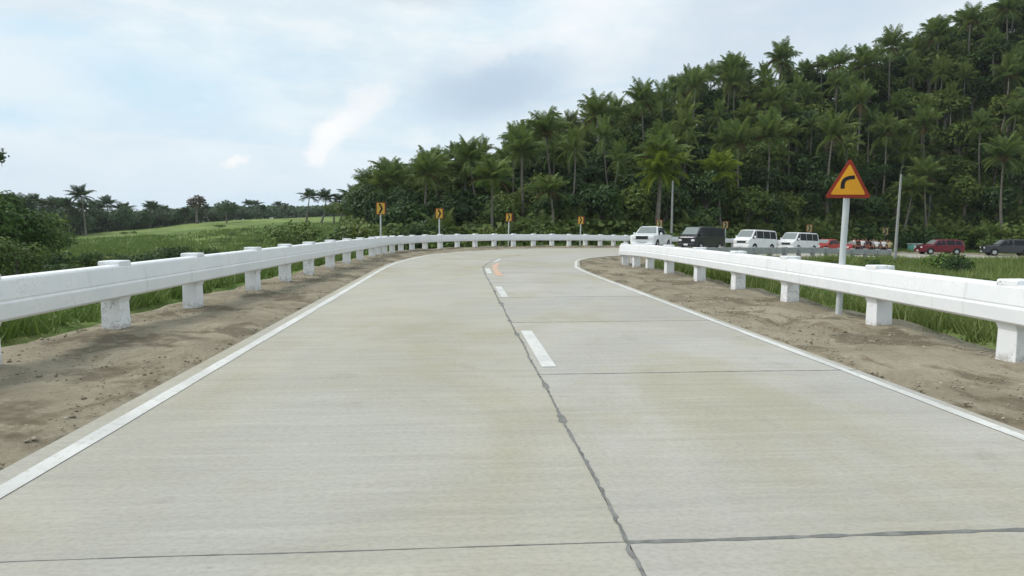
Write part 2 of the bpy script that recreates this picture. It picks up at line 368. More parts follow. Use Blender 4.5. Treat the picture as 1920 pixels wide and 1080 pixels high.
# ---- ground height
LRo = cross2(LR, L, .75); RRo = cross2(RR, RT, .6)
kdp = []
for i in range(0, NS, 3):
    m = 26
    for q in range(m+1):
        f = q/m; p = LRo[i]*(1-f)+RRo[i]*f
        z = LR[i][2] if f < .5 else RR[i][2]
        kdp.append((p[0], p[1], z if f in (0, 1) else min(z, L[i][2], RT[i][2])))
kd = kdtree.KDTree(len(kdp))
for i, p in enumerate(kdp): kd.insert((p[0], p[1], 0), i)
kd.balance()
sm = lambda t: (lambda u: u*u*(3-2*u))(np.clip(t, 0, 1))
PXA = [-400, 560, 640, 700, 900, 1050, 1200, 1300, 1400, 1500, 1650, 1750, 1850, 1950, 2400, 4000]
AMP = [0, 0, .3, 1, 4.2, 9.0, 15.4, 18.9, 20.6, 22.2, 25.6, 29.8, 34.0, 37, 44, 45]
Z0 = [60, 60, 60, 60, 62, 62, 66, 69, 73, 78, 86, 87, 84, 80, 74, 70]
ZR = [90, 90, 85, 85, 95, 100, 108, 110, 112, 113, 115, 113, 112, 112, 108, 105]
def nat(x, y):
    u = x/np.maximum(y, 12.); px = 960+FPX*u
    base = np.where(x < 0, -1.7, -1.55)+np.where(x > 0, -.45*sm((x-8)/30), 0)
    rise = np.interp(px, [-900, 150, 480, 640, 760, 1000], [2.4, 1.4, 5.2, 5.6, 3.0, 0.])
    base = base+rise*sm((y-50)/170.)
    am = np.interp(px, PXA, AMP); z0 = np.interp(px, PXA, Z0); zr = np.interp(px, PXA, ZR)
    t = np.clip((y-z0)/(zr-z0), 0, 1); h = am*(.35*sm(t)+.65*t)
    und = .25*np.sin(x*.11+1)*np.cos(y*.09)+.12*np.sin(x*.31+y*.2)
    return base+h+und*np.where(y > 20, 1, .4)
def gz(x, y):
    n = float(nat(np.float64(x), np.float64(y)))
    _, i, d = kd.find((x, y, 0)); e = kdp[i][2]
    W = 4.5 if n < e else 7.0
    if d < .55: return e-.28
    return (e-.10)+(n-(e-.10))*float(sm((d-.55)/W))
def axis(pts):
    o = []
    for a, b, stp in pts: o += list(np.arange(a, b, stp))
    return np.array(o)
gx = axis([(-1000, -600, 80), (-600, -160, 22), (-160, -40, 5), (-40, -12, 1.2), (-12, 14, .55), (14, 60, 1.3), (60, 160, 4), (160, 600, 25), (600, 1001, 80)])
gy = axis([(-196, -40, 26), (-40, -4, 3), (-4, 34, .6), (34, 90, 1.3), (90, 180, 4), (180, 600, 20), (600, 1201, 100)])
X, Y = np.meshgrid(gx, gy)
Z = np.array([[gz(x, y) for x in gx] for y in gy]) if False else None
natZ = nat(X, Y); Z = natZ.copy()
for j in range(len(gy)):
    for i in range(len(gx)):
        if -60 < gx[i] < 150 and -45 < gy[j] < 100: Z[j, i] = gz(gx[i], gy[j])
nx, ny = len(gx), len(gy); a = (np.arange(ny-1)[:, None]*nx+np.arange(nx-1)[None, :]).ravel()
ground = npmesh('ground', np.stack([X, Y, Z], -1).reshape(-1, 3), 4, GROUND, idx=np.stack([a, a+1, a+nx+1, a+nx], 1), smooth=True)
tag(ground, kind='structure')

# ---- shoulders (dirt)
def vnoise(x, y, seed=0):
    r = 0
    for kx, ky, ph, am in [(1.1, .7, 0, 1), (2.3, -1.9, 1.3, .6), (-3.1, 2.7, 2.1, .45), (5.3, 4.1, .7, .3), (8.9, -7.3, 4, .2), (-14.1, 11.3, 2.2, .13)]:
        r = r+am*np.sin(kx*x+ky*y+ph+seed+1.7*np.sin(.6*x-.8*y+ph))
    return r/2.2
def shoulder(name, inner, ref, rail, outw, side):
    pin = cross2(inner, ref, -.07); po = cross2(rail, inner, outw); m = 20
    S = np.arange(0, arc[-1], .22); A = at_s(pin, S); B = at_s(po, S); K = at_s(rail, S); rows = []
    for q in range(m+1):
        f = q/m; P = A*(1-f)+B*f; d = f*np.linalg.norm((B-A)[:, :2], axis=1)
        kf = np.clip(np.linalg.norm((P-A)[:, :2], axis=1)/np.maximum(np.linalg.norm((K-A)[:, :2], axis=1), .1), 0, 1)
        z = A[:, 2]+(K[:, 2]-A[:, 2])*kf
        z = z-.022+.035*sm(d/.35)+(.016+.045*sm(d/.8))*vnoise(P[:, 0]*1.3, P[:, 1]*1.1, side)
        rows.append(np.stack([P[:, 0], P[:, 1], z], -1))
    dirv = unit((B-A)*[1, 1, 0])
    rows.append(rows[-1]+dirv*.25+[0, 0, -.22]); rows.append(rows[-1]+dirv*.35+[0, 0, -.5])
    V = np.stack(rows, 1); n0, n1 = V.shape[:2]; a = (np.arange(n0-1)[:, None]*n1+np.arange(n1-1)[None, :]).ravel()
    o = npmesh(name, V.reshape(-1, 3), 4, DIRT, idx=np.stack([a, a+1, a+n1+1, a+n1], 1), smooth=True)
    return tag(o, kind='structure')
shoulder('left_shoulder', PL, C, LR, .55, 0.); shoulder('right_shoulder', PR, C, RR, .5, 3.)

# ---- road: concrete slabs as parts, joints, markings
road = MB()
SB = np.arange(0, arc[-1], 1.0); a, b = at_s(cross2(PL, C, -.06), SB), at_s(cross2(PR, C, -.06), SB)
for i in range(len(SB)-1):
    road.add([a[i]-[0, 0, .06], b[i]-[0, 0, .06], b[i+1]-[0, 0, .06], a[i+1]-[0, 0, .06]], [(0, 1, 2, 3)])
road = tag(road.build('road', SEAL), kind='structure')
def slab(s0, s1, e0, e1, col):
    gp = .003 if e0 is C else .0004; ss = np.linspace(s0+gp, s1-gp, 6); A, B = at_s(e0, ss), at_s(e1, ss); nq = 5
    u0 = e0[0][0] < e1[0][0]; vs, fs, uv = [], [], []
    for i in range(6):
        for q in range(nq):
            f = q/(nq-1); P = A[i]*(1-f)+B[i]*f; d = (B[i]-A[i]); d = d/np.linalg.norm(d)
            if q == 0: P = P+d*.004
            if q == nq-1: P = P-d*.004
            vs.append(P); uv.append((P[0]*.0+f*3.4+(0 if e0 is PL else 3.4), ss[i]))
    for i in range(5):
        for q in range(nq-1): fs.append((i*nq+q, i*nq+q+1, (i+1)*nq+q+1, (i+1)*nq+q))
    rim = [q for q in range(nq)]+[i*nq+nq-1 for i in range(1, 6)]+[5*nq+q for q in range(nq-2, -1, -1)]+[i*nq for i in range(4, 0, -1)]
    b0 = len(vs)
    for r in rim: vs.append(vs[r]-np.array([0, 0, .055])); uv.append(uv[r])
    for j in range(len(rim)): k2 = (j+1) % len(rim); fs.append((rim[k2], rim[j], b0+j, b0+k2))
    me = bpy.data.meshes.new('slab'); me.from_pydata([tuple(v) for v in vs], [], fs); me.materials.append(CONC)
    ul = me.uv_layers.new(name='UVMap')
    for lp in me.loops: ul.data[lp.index].uv = uv[lp.vertex_index]
    o = bpy.data.objects.new('slab', me); link(o, road); o.color = (*col, 1)
SLAB = 3.52; kk0 = -int(S0//SLAB); kk1 = int((arc[-1]-S0)//SLAB)
for kq in range(kk0, kk1):
    s0 = S0+kq*SLAB; j1, j2 = random.uniform(.965, 1.03), random.uniform(.965, 1.03)
    slab(s0, s0+SLAB, PL, C, (1.0*j1, .972*j1, .92*j1)); slab(s0, s0+SLAB, C, PR, (1.0*j2, .98*j2, .97*j2))
def strip(name, pts_a, pts_b, m, dz, parent=road):
    mb = MB()
    for i in range(len(pts_a)-1):
        q = [pts_a[i], pts_b[i], pts_b[i+1], pts_a[i+1]]; mb.add([np.array(p)+[0, 0, dz] for p in q], [(0, 1, 2, 3)])
    return mb.build(name, m, parent)
# centre joint with wobbling sealant
ss = np.arange(S_OF(-10), S_OF(15)+52, .05); rngj = np.random.default_rng(4)
def walk(n, s): 
    x = np.cumsum(rngj.normal(0, 1, n)); kq = np.ones(9)/9; x = np.convolve(x, kq, 'same'); mm = min(81, n-1); x -= np.convolve(x, np.ones(mm)/mm, 'same')[:n]; return x*s
def seam(s, w0, wob, blobs):
    c = at_s(C, s); Rr = at_s(RT, s); lat = unit((Rr-c))
    wd = w0*(1+.35*rngj.normal(0, 1, len(s)).clip(-1, 2)); 
    for _ in range(blobs):
        q = rngj.integers(0, len(s)); wd[max(0, q-2):q+2] += rngj.uniform(.015, .06)
    off = walk(len(s), wob)+rngj.normal(0, .004, len(s))
    return c+lat*(off-wd/2)[:, None], c+lat*(off+wd/2)[:, None]
A, B = seam(ss, .019, .003, 90); strip('joint_sealant', A, B, SEAL, .003)
for kq in range(kk0+3, min(kk1, 22)):
    s0 = S0+kq*SLAB
    for e0, e1, w0 in ((C, PR, .018), (PL, C, .006)):
        if e0 is PL and kq not in (0, -1): continue
        P0, P1 = at_s(e0, s0), at_s(e1, s0); d = P1-P0; n = 50; f = np.linspace(0, 1, n)[:, None]
        pts = P0+d*f; al = at_s(C, s0+.1)-at_s(C, s0); al = al/np.linalg.norm(al)
        if kq == 0 and e0 is C: w0 = .026
        wd = (w0*(1+.4*rngj.normal(0, 1, n).clip(-1, 2)))[:, None]; of = walk(n, .002)[:, None]
        strip('joint_sealant', pts+al*(of-wd/2), pts+al*(of+wd/2), SEAL, .002)
# edge lines
sE = np.arange(S_OF(-12), arc[-1]-1, .5)
def edge(P, w0):
    jit = rngj.normal(0, .004, len(sE))[:, None]
    return at_s(cross2(P, C, w0/2), sE)+jit*[1, 0, 0], at_s(cross2(P, C, -w0/2), sE)-jit*[1, 0, 0]
A, B = edge(L, .135); strip('edge_line', A, B, LINE, .005)
A, B = edge(RT, .10); strip('edge_line', A, B, LINE, .005)
latd = lambda s: unit(at_s(RT, s)-at_s(C, s))
def dash(y0, y1, s_abs=None):
    s = np.linspace(S_OF(y0), S_OF(y1), 9) if s_abs is None else np.linspace(*s_abs, 9)
    c = at_s(C, s); l = latd(s); strip('centre_dash', c+l*.075, c+l*.235, LINE, .005)
dash(6.82, 9.2); dash(13.5, 15.9); dash(-.1, 2.3)
sd0 = S_OF(13.5)
for q in range(1, 12): dash(0, 0, (sd0+q*6.7, sd0+q*6.7+2.4))
s = np.linspace(S_OF(15)+4.3, S_OF(15)+11, 24); c = at_s(C, s); l = latd(s); wd = (.10+.05*np.sin(np.arange(24)*1.7))[:, None]
tag(strip('orange_mark', c+l*(.42-wd), c+l*(.42+wd), ORANGE, .005))

# ------------------------------------------------------------ guard rails
PROF = [(-.04, .45), (.15, .43), (.19, .46), (.20, .62), (.183, .64), (.19, .66), (.165, .85), (.14, .875), (-.04, .875)]
def railpath(P, s0, s1, step=.25):
    s = np.arange(s0, s1, step); return s
def guard(name, K, ref, posts, s0, s1, label, bm_=None, pm_=None):
    g = empty(name, tuple(at_s(K, posts[0])), 0, label, 'guardrail'); org = Vector(g.location)
    s = np.arange(s0, s1, .3); P = at_s(K, s); Rf = at_s(ref, s); t = unit(np.gradient(P, axis=0)*[1, 1, 0])
    n = np.stack([-t[:, 1], t[:, 0], 0*t[:, 0]], 1); sg = np.sign(np.sum(n*(Rf-P), 1))[:, None]; n = n*sg; mb = MB(); np_ = len(PROF); vs = []
    for i in range(len(s)):
        for (a, h) in PROF: vs.append(P[i]+n[i]*a+np.array([0, 0, h])-np.array(org))
    fs = [(i*np_+q, i*np_+(q+1) % np_, (i+1)*np_+(q+1) % np_, (i+1)*np_+q) for i in range(len(s)-1) for q in range(np_)]
    fs += [tuple(range(np_)), tuple((len(s)-1)*np_+q for q in range(np_))]
    mb.add(vs, fs).build('beam', bm_ or WPAINT, g, bevel=.008)
    pm = MB()       # post: shaft, slightly flared, with a proud flat cap
    def ring(a, b, c0, z): return [(-a, -b, z), (a, -b, z), (a, c0, z), (-a, c0, z)]
    lv = [(.14, .14, .115, -.35), (.137, .135, .113, .0), (.130, .13, .11, .36), (.136, .13, .15, .455), (.136, .13, .158, .84), (.138, .132, .16, .87), (.137, .132, .158, .918), (.128, .122, .148, .93)]
    vs = []; fs = []
    for (a, b, c0, z) in lv: vs += ring(a, b, c0, z)
    for i in range(len(lv)-1):
        for q in range(4): fs.append((i*4+q, i*4+(q+1) % 4, i*4+4+(q+1) % 4, i*4+4+q))
    fs += [(3, 2, 1, 0), tuple(range((len(lv)-1)*4, len(lv)*4))]
    p0 = None
    for sp in posts:
        p = at_s(K, sp); q = at_s(K, sp+.2)-p; r = at_s(ref, sp)-p
        ang = math.atan2(q[1], q[0])
        if q[0]*r[1]-q[1]*r[0] < 0: ang += math.pi     # +y local faces the road
        if p0 is None: p0 = MB().add(vs, fs).build('post', pm_ or PPAINT, g, bevel=.012); o = p0
        else: o = p0.copy(); link(o, g)
        o.location = Vector(p)-org; o.rotation_euler = (0, random.uniform(-.012, .012), ang+random.uniform(-.03, .03))
    return g
def s_near(K, x, y):
    s = np.arange(0, arc[-1], .05); P = at_s(K, s); return float(s[np.argmin((P[:, 0]-x)**2+(P[:, 1]-y)**2)])
lp = [s_near(LR, -5.05-.045*y, y) for y in (-8, -5.5, -3, -.6, 1.8, 4.0, 6.3, 8.72, 11.1, 14.0, 16.3, 18.5, 21.1, 23.7, 26.3)]
s = s_near(LR, -6.4, 29.2); lp.append(s)
Kp = at_s(LR, np.arange(s, arc[-1], .05)); al = np.concatenate([[0], np.cumsum(np.linalg.norm(np.diff(Kp, axis=0), axis=1))])
tot = al[np.argmin(abs(Kp[:, 0]-32.5))]; d = 2.0
while d < tot: lp.append(s+.05*int(np.argmin(abs(al-d)))); d += 1.72 if Kp[np.argmin(abs(al-d))][0] < 9 else 2.2
guard('guardrail', LR, L, lp, lp[0]-1, lp[-1]+.4, 'long white painted guardrail along the left and outer side of the bend')
rp = [s_near(RR, 6.05-.052*y, y) for y in (-8, -5.4, -2.8, -.2, 2.1, 4.6, 7.12, 9.63, 12.4, 14.9, 17.5, 20.3, 22.6, 24.4)]
s = rp[-1]; Kp = at_s(RR, np.arange(s, arc[-1], .05)); al = np.concatenate([[0], np.cumsum(np.linalg.norm(np.diff(Kp, axis=0), axis=1))])
tot = al[np.argmin(abs(Kp[:, 0]-35.0))]; d = 2.2; rp2 = []
while d < tot: (rp if d < 12 else rp2).append(s+.05*int(np.argmin(abs(al-d)))); d += 2.3
guard('guardrail', RR, RT, rp, rp[0]-1, rp[-1]+.4, 'white painted concrete guardrail on the right side, in front of the warning sign')
guard('guardrail', RR, RT, rp2, rp2[0]-1.0, rp2[-1]+.4, 'grey guardrail in front of the parked vans on the far side of the bend', GREYR, GREYR)

# ------------------------------------------------------------ vegetation
def palm_fronds():
    out = []
    for (rise, droop, Ln, m, nm) in [(1.25, .62, 3.5, 0, 'up'), (.68, .72, 3.8, 0, 'mid'), (.0, .62, 3.5, 0, 'low')]:
        n = 15; pts = []
        a = rise; x = z = 0.; st_ = Ln/n
        for i in range(n+1):
            pts.append((x, 0, z)); x += math.cos(a)*st_; z += math.sin(a)*st_; a -= droop/n*(1.5*i/n+.35)*1.6
        mb = MB()
        for i in range(n):
            wq = .045*(1-i/n)+.012; p, q = pts[i], pts[i+1]
            mb.add([(p[0], -wq, p[2]), (p[0], wq, p[2]), (q[0], wq*.9, q[2]), (q[0], -wq*.9, q[2])], [(0, 1, 2, 3)])
        for i in range(2, n):
            for hh in (0, .33, .67):
                f = (i+hh)/n; p = [pts[i][q]*(1-hh)+pts[i+1][q]*hh for q in range(3)]
                ll = (.95*math.sin(math.pi*min(1, f*.88+.12))**.6+.12)*random.uniform(.8, 1.1)
                for sd_ in (-1, 1):
                    dz = -ll*random.uniform(.1, .62); dy = sd_*math.sqrt(max(.05, ll*ll-dz*dz)); dx = ll*random.uniform(.25, .5); wb = .05
                    mb.add([(p[0]-wb, 0, p[2]), (p[0]+wb, 0, p[2]), (p[0]+dx*.5+wb*.7, dy*.55, p[2]+dz*.35), (p[0]+dx, dy, p[2]+dz)], [(0, 1, 2, 3)])
        out.append(mb)
    return out
FR = palm_fronds()
def frond_layout(seed, dense=1.0):
    r = random.Random(seed); o = []; n = int(31*dense)
    for i in range(n):
        f = i/n; kq = 0 if f < .34 else (1 if f < .72 else 2)
        az_ = i*2.399+r.uniform(-.25, .25); pt = {0: r.uniform(-.35, .12), 1: r.uniform(-.2, .15), 2: r.uniform(-.2, .55)}[kq]
        o.append((kq, az_, pt, r.uniform(.82, 1.08)))
    return o
FRM = {}
def frond_mesh(kq, m):
    if (kq, m.name) not in FRM:
        o = FR[kq].build('frond', m); FRM[(kq, m.name)] = o.data; bpy.data.objects.remove(o)
    return FRM[(kq, m.name)]
def trunk_mb(h, lean, seed):
    r = random.Random(seed); n = 7; pts = []; rad = []
    for i in range(n+1):
        f = i/n; pts.append((-lean*(1-(1-f)**2)*1.0, .15*lean*math.sin(f*3), -.4+(h+.4)*f)); rad.append(.20*(1-f)**2+.125-.02*f)
    return MB().tube(pts, rad, 7), pts[-1]
def make_palm(h, lean, m, seed, dense=1.0, dry=True, scale=1.0):
    root = empty('coconut_palm'); tm, top = trunk_mb(h, lean, seed); tm.build('trunk', BARK, root, smooth=True)
    cr = MB(); r = random.Random(seed+5)
    for q in range(9):
        an = q*.7; c = Vector((top[0]+.32*math.cos(an), top[1]+.32*math.sin(an), top[2]-.25-.12*(q % 3)))
        b = .16; cr.add([c+Vector(v)*b for v in ((1, 0, 0), (-1, 0, 0), (0, 1, 0), (0, -1, 0), (0, 0, 1.2), (0, 0, -1.2))],
                        [(0, 2, 4), (2, 1, 4), (1, 3, 4), (3, 0, 4), (2, 0, 5), (1, 2, 5), (3, 1, 5), (0, 3, 5)])
    cr.build('coconut_cluster', PALMY if m is PALMY else PALMB, root)
    for i, (kq, a_, pt, sc) in enumerate(frond_layout(seed, dense)):
        mm = PALMB if (dry and kq == 2 and i % 4 == 0) else m
        o = bpy.data.objects.new('frond', frond_mesh(kq, mm)); link(o, root)
        o.location = top; o.rotation_euler = (0, pt, a_); o.scale = (sc*scale,)*3
    return root
def palm_single(h, lean, m, seed, dn=.85, sag=0., name='coconut_palm'):
    """small far palm: trunk and one crown mesh"""
    root = empty(name); tm, top = trunk_mb(h, lean, seed); tm.build('trunk', BARK, root)
    mb = MB()
    for (kq, a_, pt, sc) in frond_layout(seed, dn):
        pt += sag
        M = Matrix.Translation(top) @ Matrix.Rotation(a_, 4, 'Z') @ Matrix.Rotation(pt, 4, 'Y') @ Matrix.Scale(sc, 4)
        mb.add([M @ Vector(v) for v in FR[kq].v], FR[kq].f)
    mb.build('crown', m, root); return root
def crown_np(seed, rx, rz, n, ls, lobes=9, flip=True):
    r = np.random.default_rng(seed); V = []
    cs = [(0, 0, 0, .72)]+[(math.cos(a)*.55, math.sin(a)*.55, r.uniform(-.25, .45), r.uniform(.34, .55)) for a in r.uniform(0, 6.28, lobes)]
    cs += [(r.uniform(-.3, .3), r.uniform(-.3, .3), .55, .4)]
    for (x, y, z, q) in cs:
        m = int(n*q*q/sum(c[3]**2 for c in cs)); d = unit(r.normal(0, 1, (m, 3))); d[:, 2] = np.where((d[:, 2] < -.5) & flip, -d[:, 2], d[:, 2])
        rad = q*(1-.35*r.random(m)**2)*(1+.18*np.sin(d[:, 0]*7+seed)*np.cos(d[:, 1]*6+d[:, 2]*5))
        p = np.stack([(x+d[:, 0]*rad)*rx, (y+d[:, 1]*rad)*rx, (z+d[:, 2]*rad)*rz], 1)
        V.append(leafquads(p, d*1.2+[0, 0, .35], r.uniform(.55, 1.25, m)*ls, .6))
    return np.concatenate(V)
def make_broad(h, rx, rz, m, seed, n=2600, ls=.5, name='broadleaf_tree', low=.95):
    root = empty(name); r = random.Random(seed); mb = MB(); zt = h-rz*.9
    mb.tube([(0, 0, -.5), (r.uniform(-.2, .2), r.uniform(-.2, .2), zt*.55), (r.uniform(-.3, .3), r.uniform(-.3, .3), zt+rz*.3)], [.04*h, .028*h, .012*h], 7)
    for q in range(5):
        a = q*1.26+r.uniform(-.3, .3); b = rx*.6
        mb.tube([(0, 0, zt*.6), (math.cos(a)*b*.5, math.sin(a)*b*.5, zt*.85+.2*rz), (math.cos(a)*b, math.sin(a)*b, zt+.35*rz)], [.016*h, .011*h, .005*h], 5)
    mb.build('trunk', BARK, root)
    v = crown_np(seed, rx, rz, n, ls, flip=low > .9); v = v+[0, 0, h-rz*.95 if low > .9 else h*low]
    npmesh('crown', v.reshape(-1, 3), 4, m, root); return root
BROAD = [make_broad(7.5, 3.2, 2.8, LEAF, 1), make_broad(8.5, 3.6, 3.4, LEAFD, 2), make_broad(6.2, 3.4, 2.4, LEAFD, 3), make_broad(9.0, 3.0, 4.0, LEAF, 4), make_broad(7.0, 2.8, 2.9, LEAFD, 5)]
PALMS = [make_palm(11, 1.2, PALMG, 1), make_palm(11, 2.4, PALMG, 2, .85), make_palm(11, .5, PALMG, 3, 1.1), make_palm(11, 1.7, PALMG, 4, .7)]
PALMYL = make_palm(9, 1.0, PALMY, 6, 1.25, dry=False)
YOUNG = make_palm(2.2, .2, PALMG, 8, .75, dry=False)
used = set()
def put(proto, x, y, s=1.0, rz=None, label=None, cat=None, group=None, z=None, zs=None):
    o = proto if id(proto) not in used else copy_tree(proto); used.add(id(proto))
    o.location = (x, y, gz(x, y) if z is None else z); tl = R(4) if o.name.startswith('coconut_palm') else 0
    o.rotation_euler = (random.uniform(-tl, tl), random.uniform(-tl, tl), random.uniform(0, 6.28) if rz is None else rz)
    o.scale = (s, s, zs or s)
    if 'label' in o and label is None: del o['label']
    if group: o['group'] = group
    elif 'group' in o: del o['group']
    return tag(o, label, cat)
HILLX = []
SKX = [690, 725, 765, 800, 860, 905, 960, 1000, 1050, 1130, 1160, 1210, 1280, 1345, 1437, 1480, 1535, 1600, 1657, 1700, 1735, 1800, 1870, 1950, 2120]
SKY_ = [330, 300, 310, 296, 268, 258, 238, 232, 215, 185, 200, 158, 137, 122, 108, 128, 105, 98, 82, 88, 45, 30, 5, -20, -70]
def cap(px, x, d, h):      # natural height limit of the filler trees so that the ridge line keeps its shape
    top = CAMH+(HORY-(np.interp(px, SKX, SKY_)+8))/FPX*d-gz(x, d); return max(.35, min(1., top/h))
def solve(px, yc, Ht, dmin=None, dmax=None):
    z0 = float(np.interp(px, PXA, Z0)); zr = float(np.interp(px, PXA, ZR)); best = None
    for d in np.arange(dmin or z0, dmax or zr+6, 1.):
        x = (px-960)/FPX*d; zc = CAMH+(HORY-yc)/FPX*d; e = abs(zc-gz(x, d)-Ht)
        if best is None or e < best[0]: best = (e, x, d, zc-gz(x, d))
    return best[1], best[2], best[3]
NAMED = []
pal = [  # px, y of crown centre, label
 (728, 318, 'tall dark coconut palm at the left forest end, just above the first chevron sign'),
 (800, 318, 'coconut palm poking above the forest between the first and second chevron signs'),
 (925, 325, 'coconut palm with leaning pale trunk above the third chevron sign'),
 (1035, 345, 'small coconut palm with curved pale trunk, in front of forest left of white pickup'),
 (1050, 240, 'coconut palm on the skyline, left of the two taller skyline palms over the guardrail'),
 (1130, 205, 'coconut palm with long fronds on the skyline up the hill from the fourth chevron sign'),
 (1210, 185, 'large solitary coconut palm standing out on the skyline above the white pickup'),
 (1280, 158, 'coconut palm on the skyline next to the large solitary one, above the black van'),
 (1345, 135, 'broad coconut palm on the skyline above the first white van'),
 (1385, 155, 'lower coconut palm right beside the broad skyline palm above the first white van'),
 (1437, 115, 'coconut palm on the skyline above the gap between the two white vans'),
 (1535, 122, 'round headed coconut palm on the skyline just left of the warning sign'),
 (1615, 118, 'coconut palm on the skyline straight above the warning sign'),
 (1657, 92, 'tall slender coconut palm rising above its neighbour right of the warning sign'),
 (1735, 70, 'coconut palm on the skyline above the leaning utility pole, where the ridge steps up'),
 (1800, 45, 'coconut palm high on the skyline above the maroon vehicle'),
 (1872, 22, 'tallest coconut palm at the top right where the ridge is highest'),
 (1395, 262, 'coconut palm half way up the slope above the gap behind the white vans'),
 (1432, 250, 'coconut palm with thin trunk half way up the slope right above the first white van'),
 (1550, 248, 'coconut palm with straight pale trunk directly above the warning sign, mid slope'),
 (1645, 242, 'coconut palm with long trunk mid slope right of the warning sign'),
 (1745, 230, 'spreading coconut palm mid slope above the leaning utility pole'),
 (1225, 285, 'coconut palm behind the light green one near the slim utility pole'),
 (1740, 318, 'coconut palm low on the slope just right of the leaning utility pole'),
 (1682, 345, 'full coconut palm behind the leaning utility pole'),
 (1850, 135, 'coconut palm on the upper slope below the tallest skyline palm'),
 (1450, 185, 'coconut palm below the skyline between the white vans and the warning sign'),
 (1590, 185, 'coconut palm just below the skyline left of the slender tall palm'),
 (1880, 285, 'coconut palm on the slope above the dark grey van at the right edge')]
for i, (px, yc, lb) in enumerate(pal):
    x, d, hh = solve(px, yc+11, random.uniform(10, 12.5)); pr = PALMS[i % 4]
    sc = random.uniform(.72, .88); put(pr, x, d, sc, None, lb, 'palm tree', 'coconut palms on the hill', zs=max(.5, min(1.5, hh/11)))
    NAMED.append((px, yc))
    HILLX.append((x, d))
for px, yc, lb in [(1226, 322, 'bright yellow green coconut palm with full crown beside the slim utility pole'), (1355, 325, 'yellow green coconut palm standing forward of the forest behind the black van')]:
    x, d, hh = solve(px, yc, 8.5, 66, 84); put(PALMYL, x, d, .82, None, lb, 'palm tree', 'coconut palms on the hill', zs=hh/9)
    HILLX.append((x, d))
PC = [palm_single(11, l_, PALMG, 61+i, dn, dr_) for i, (l_, dn, dr_) in enumerate([(1.2, .85, 0), (2.6, .6, 0), (.4, 1., 0), (1.8, .7, .25), (3.2, .8, .1), (.9, .55, .3), (1.5, .95, -.15)])]
LM = [(780, 'the first chevron sign'), (890, 'the second chevron sign'), (1010, 'the third chevron sign'), (1130, 'the fourth chevron sign'), (1265, 'the white pickup'), (1362, 'the black van'),
      (1452, 'the first white van'), (1540, 'the second white van'), (1632, 'the warning sign'), (1712, 'the leaning utility pole'), (1830, 'the maroon vehicle'), (1930, 'the dark grey vehicle'), (9999, None)]
def zone(px, f, kind):
    lm = next(b for a, b in LM if px < a); band = 'foot of the slope' if f < .3 else ('middle of the slope' if f < .66 else 'upper slope')
    if lm is None: band = 'slope'; lm = 'beyond the right edge'
    else: lm = 'behind '+lm if f < .3 else 'above '+lm
    what = 'coconut palms' if kind == 'palm' else 'broadleaf trees'
    return 'one of the %s, %s %s' % (what, band, lm), '%s, %s %s' % (what, band, lm)
cnt = 0; rs = random.Random(5)
while cnt < 155:
    px = rs.uniform(700, 2120); z0 = float(np.interp(px, PXA, Z0)); zr = float(np.interp(px, PXA, ZR))
    d = rs.uniform(z0+6, zr+2); x = (px-960)/FPX*d
    if min(math.hypot(x-a, d-b) for a, b in HILLX) < 3.3: continue
    HILLX.append((x, d)); s_ = rs.uniform(.52, .76); f = (d-z0)/(zr-z0); lb, gr = zone(px, f, 'palm'); put(PC[rs.randrange(7)], x, d, s_, None, lb, 'palm tree', gr, zs=(lambda q: q*cap(px, x, d, 12.8*q))(rs.uniform(.68, .96))); cnt += 1
GB = 'one of the dense dark green broadleaf trees that cover the hillside'
BT = []; tries = 0
while len(BT) < 290 and tries < 9000:
    tries += 1; px = rs.uniform(690, 2120); z0 = float(np.interp(px, PXA, Z0)); zr = float(np.interp(px, PXA, ZR))
    d = rs.uniform(z0+2.5, zr+9); x = (px-960)/FPX*d
    if BT and min(math.hypot(x-a, d-b) for a, b in BT) < 3.5: continue
    BT.append((x, d)); f = (d-z0)/(zr-z0); s_ = rs.uniform(.75, 1.15)*(.72+.28*min(1, f+.3)); lb, gr = zone(px, f, 'broad')
    s_ *= max(.6, cap(px, x, d, 8.5*s_)); put(BROAD[rs.randrange(5)], x, d, s_, None, lb, 'tree', gr)
# forest-edge shrubs and young palms along the foot of the hill
SHR = [make_broad(2.6, 1.9, 1.5, LEAF, 21, 900, .36, 'shrub'), make_broad(2.2, 2.2, 1.3, WEED, 22, 900, .36, 'shrub'), make_broad(3.0, 1.8, 1.8, LEAFD, 23, 900, .36, 'shrub')]
for i in range(92):
    px = 690+i*15.2+rs.uniform(-8, 8); z0 = float(np.interp(px, PXA, Z0)); d = z0+rs.uniform(-3.5, 3); x = (px-960)/FPX*d
    if kd.find((x, d, 0))[2] < 2.2: d += 3.5; x = (px-960)/FPX*d
    if kd.find((x, d, 0))[2] < 2.0: continue
    put(SHR[rs.randrange(3)], x, d, rs.uniform(.7, 1.25), None, 'one of the leafy shrubs at the forest foot behind '+str(next(b for a, b in LM if px < a)).replace('None', 'the right edge of the road'), 'shrub', 'shrubs behind '+str(next(b for a, b in LM if px < a)).replace('None', 'the right edge of the road'))
for i, px in enumerate([775, 830, 985, 1020, 1075, 1110, 1150, 1195, 1290, 1320, 1400, 1432, 1470, 1500, 1540, 1610, 1650, 1760, 1800, 1850]):
    z0 = float(np.interp(px, PXA, Z0)); d = z0+rs.uniform(-1.5, 3); x = (px-960)/FPX*d
    if kd.find((x, d, 0))[2] < 2.5: continue
    put(YOUNG, x, d, rs.uniform(.62, .9), None, 'one of the short young coconut palms with arching fronds at the foot of the forest', 'palm tree', 'young palms at the forest edge')
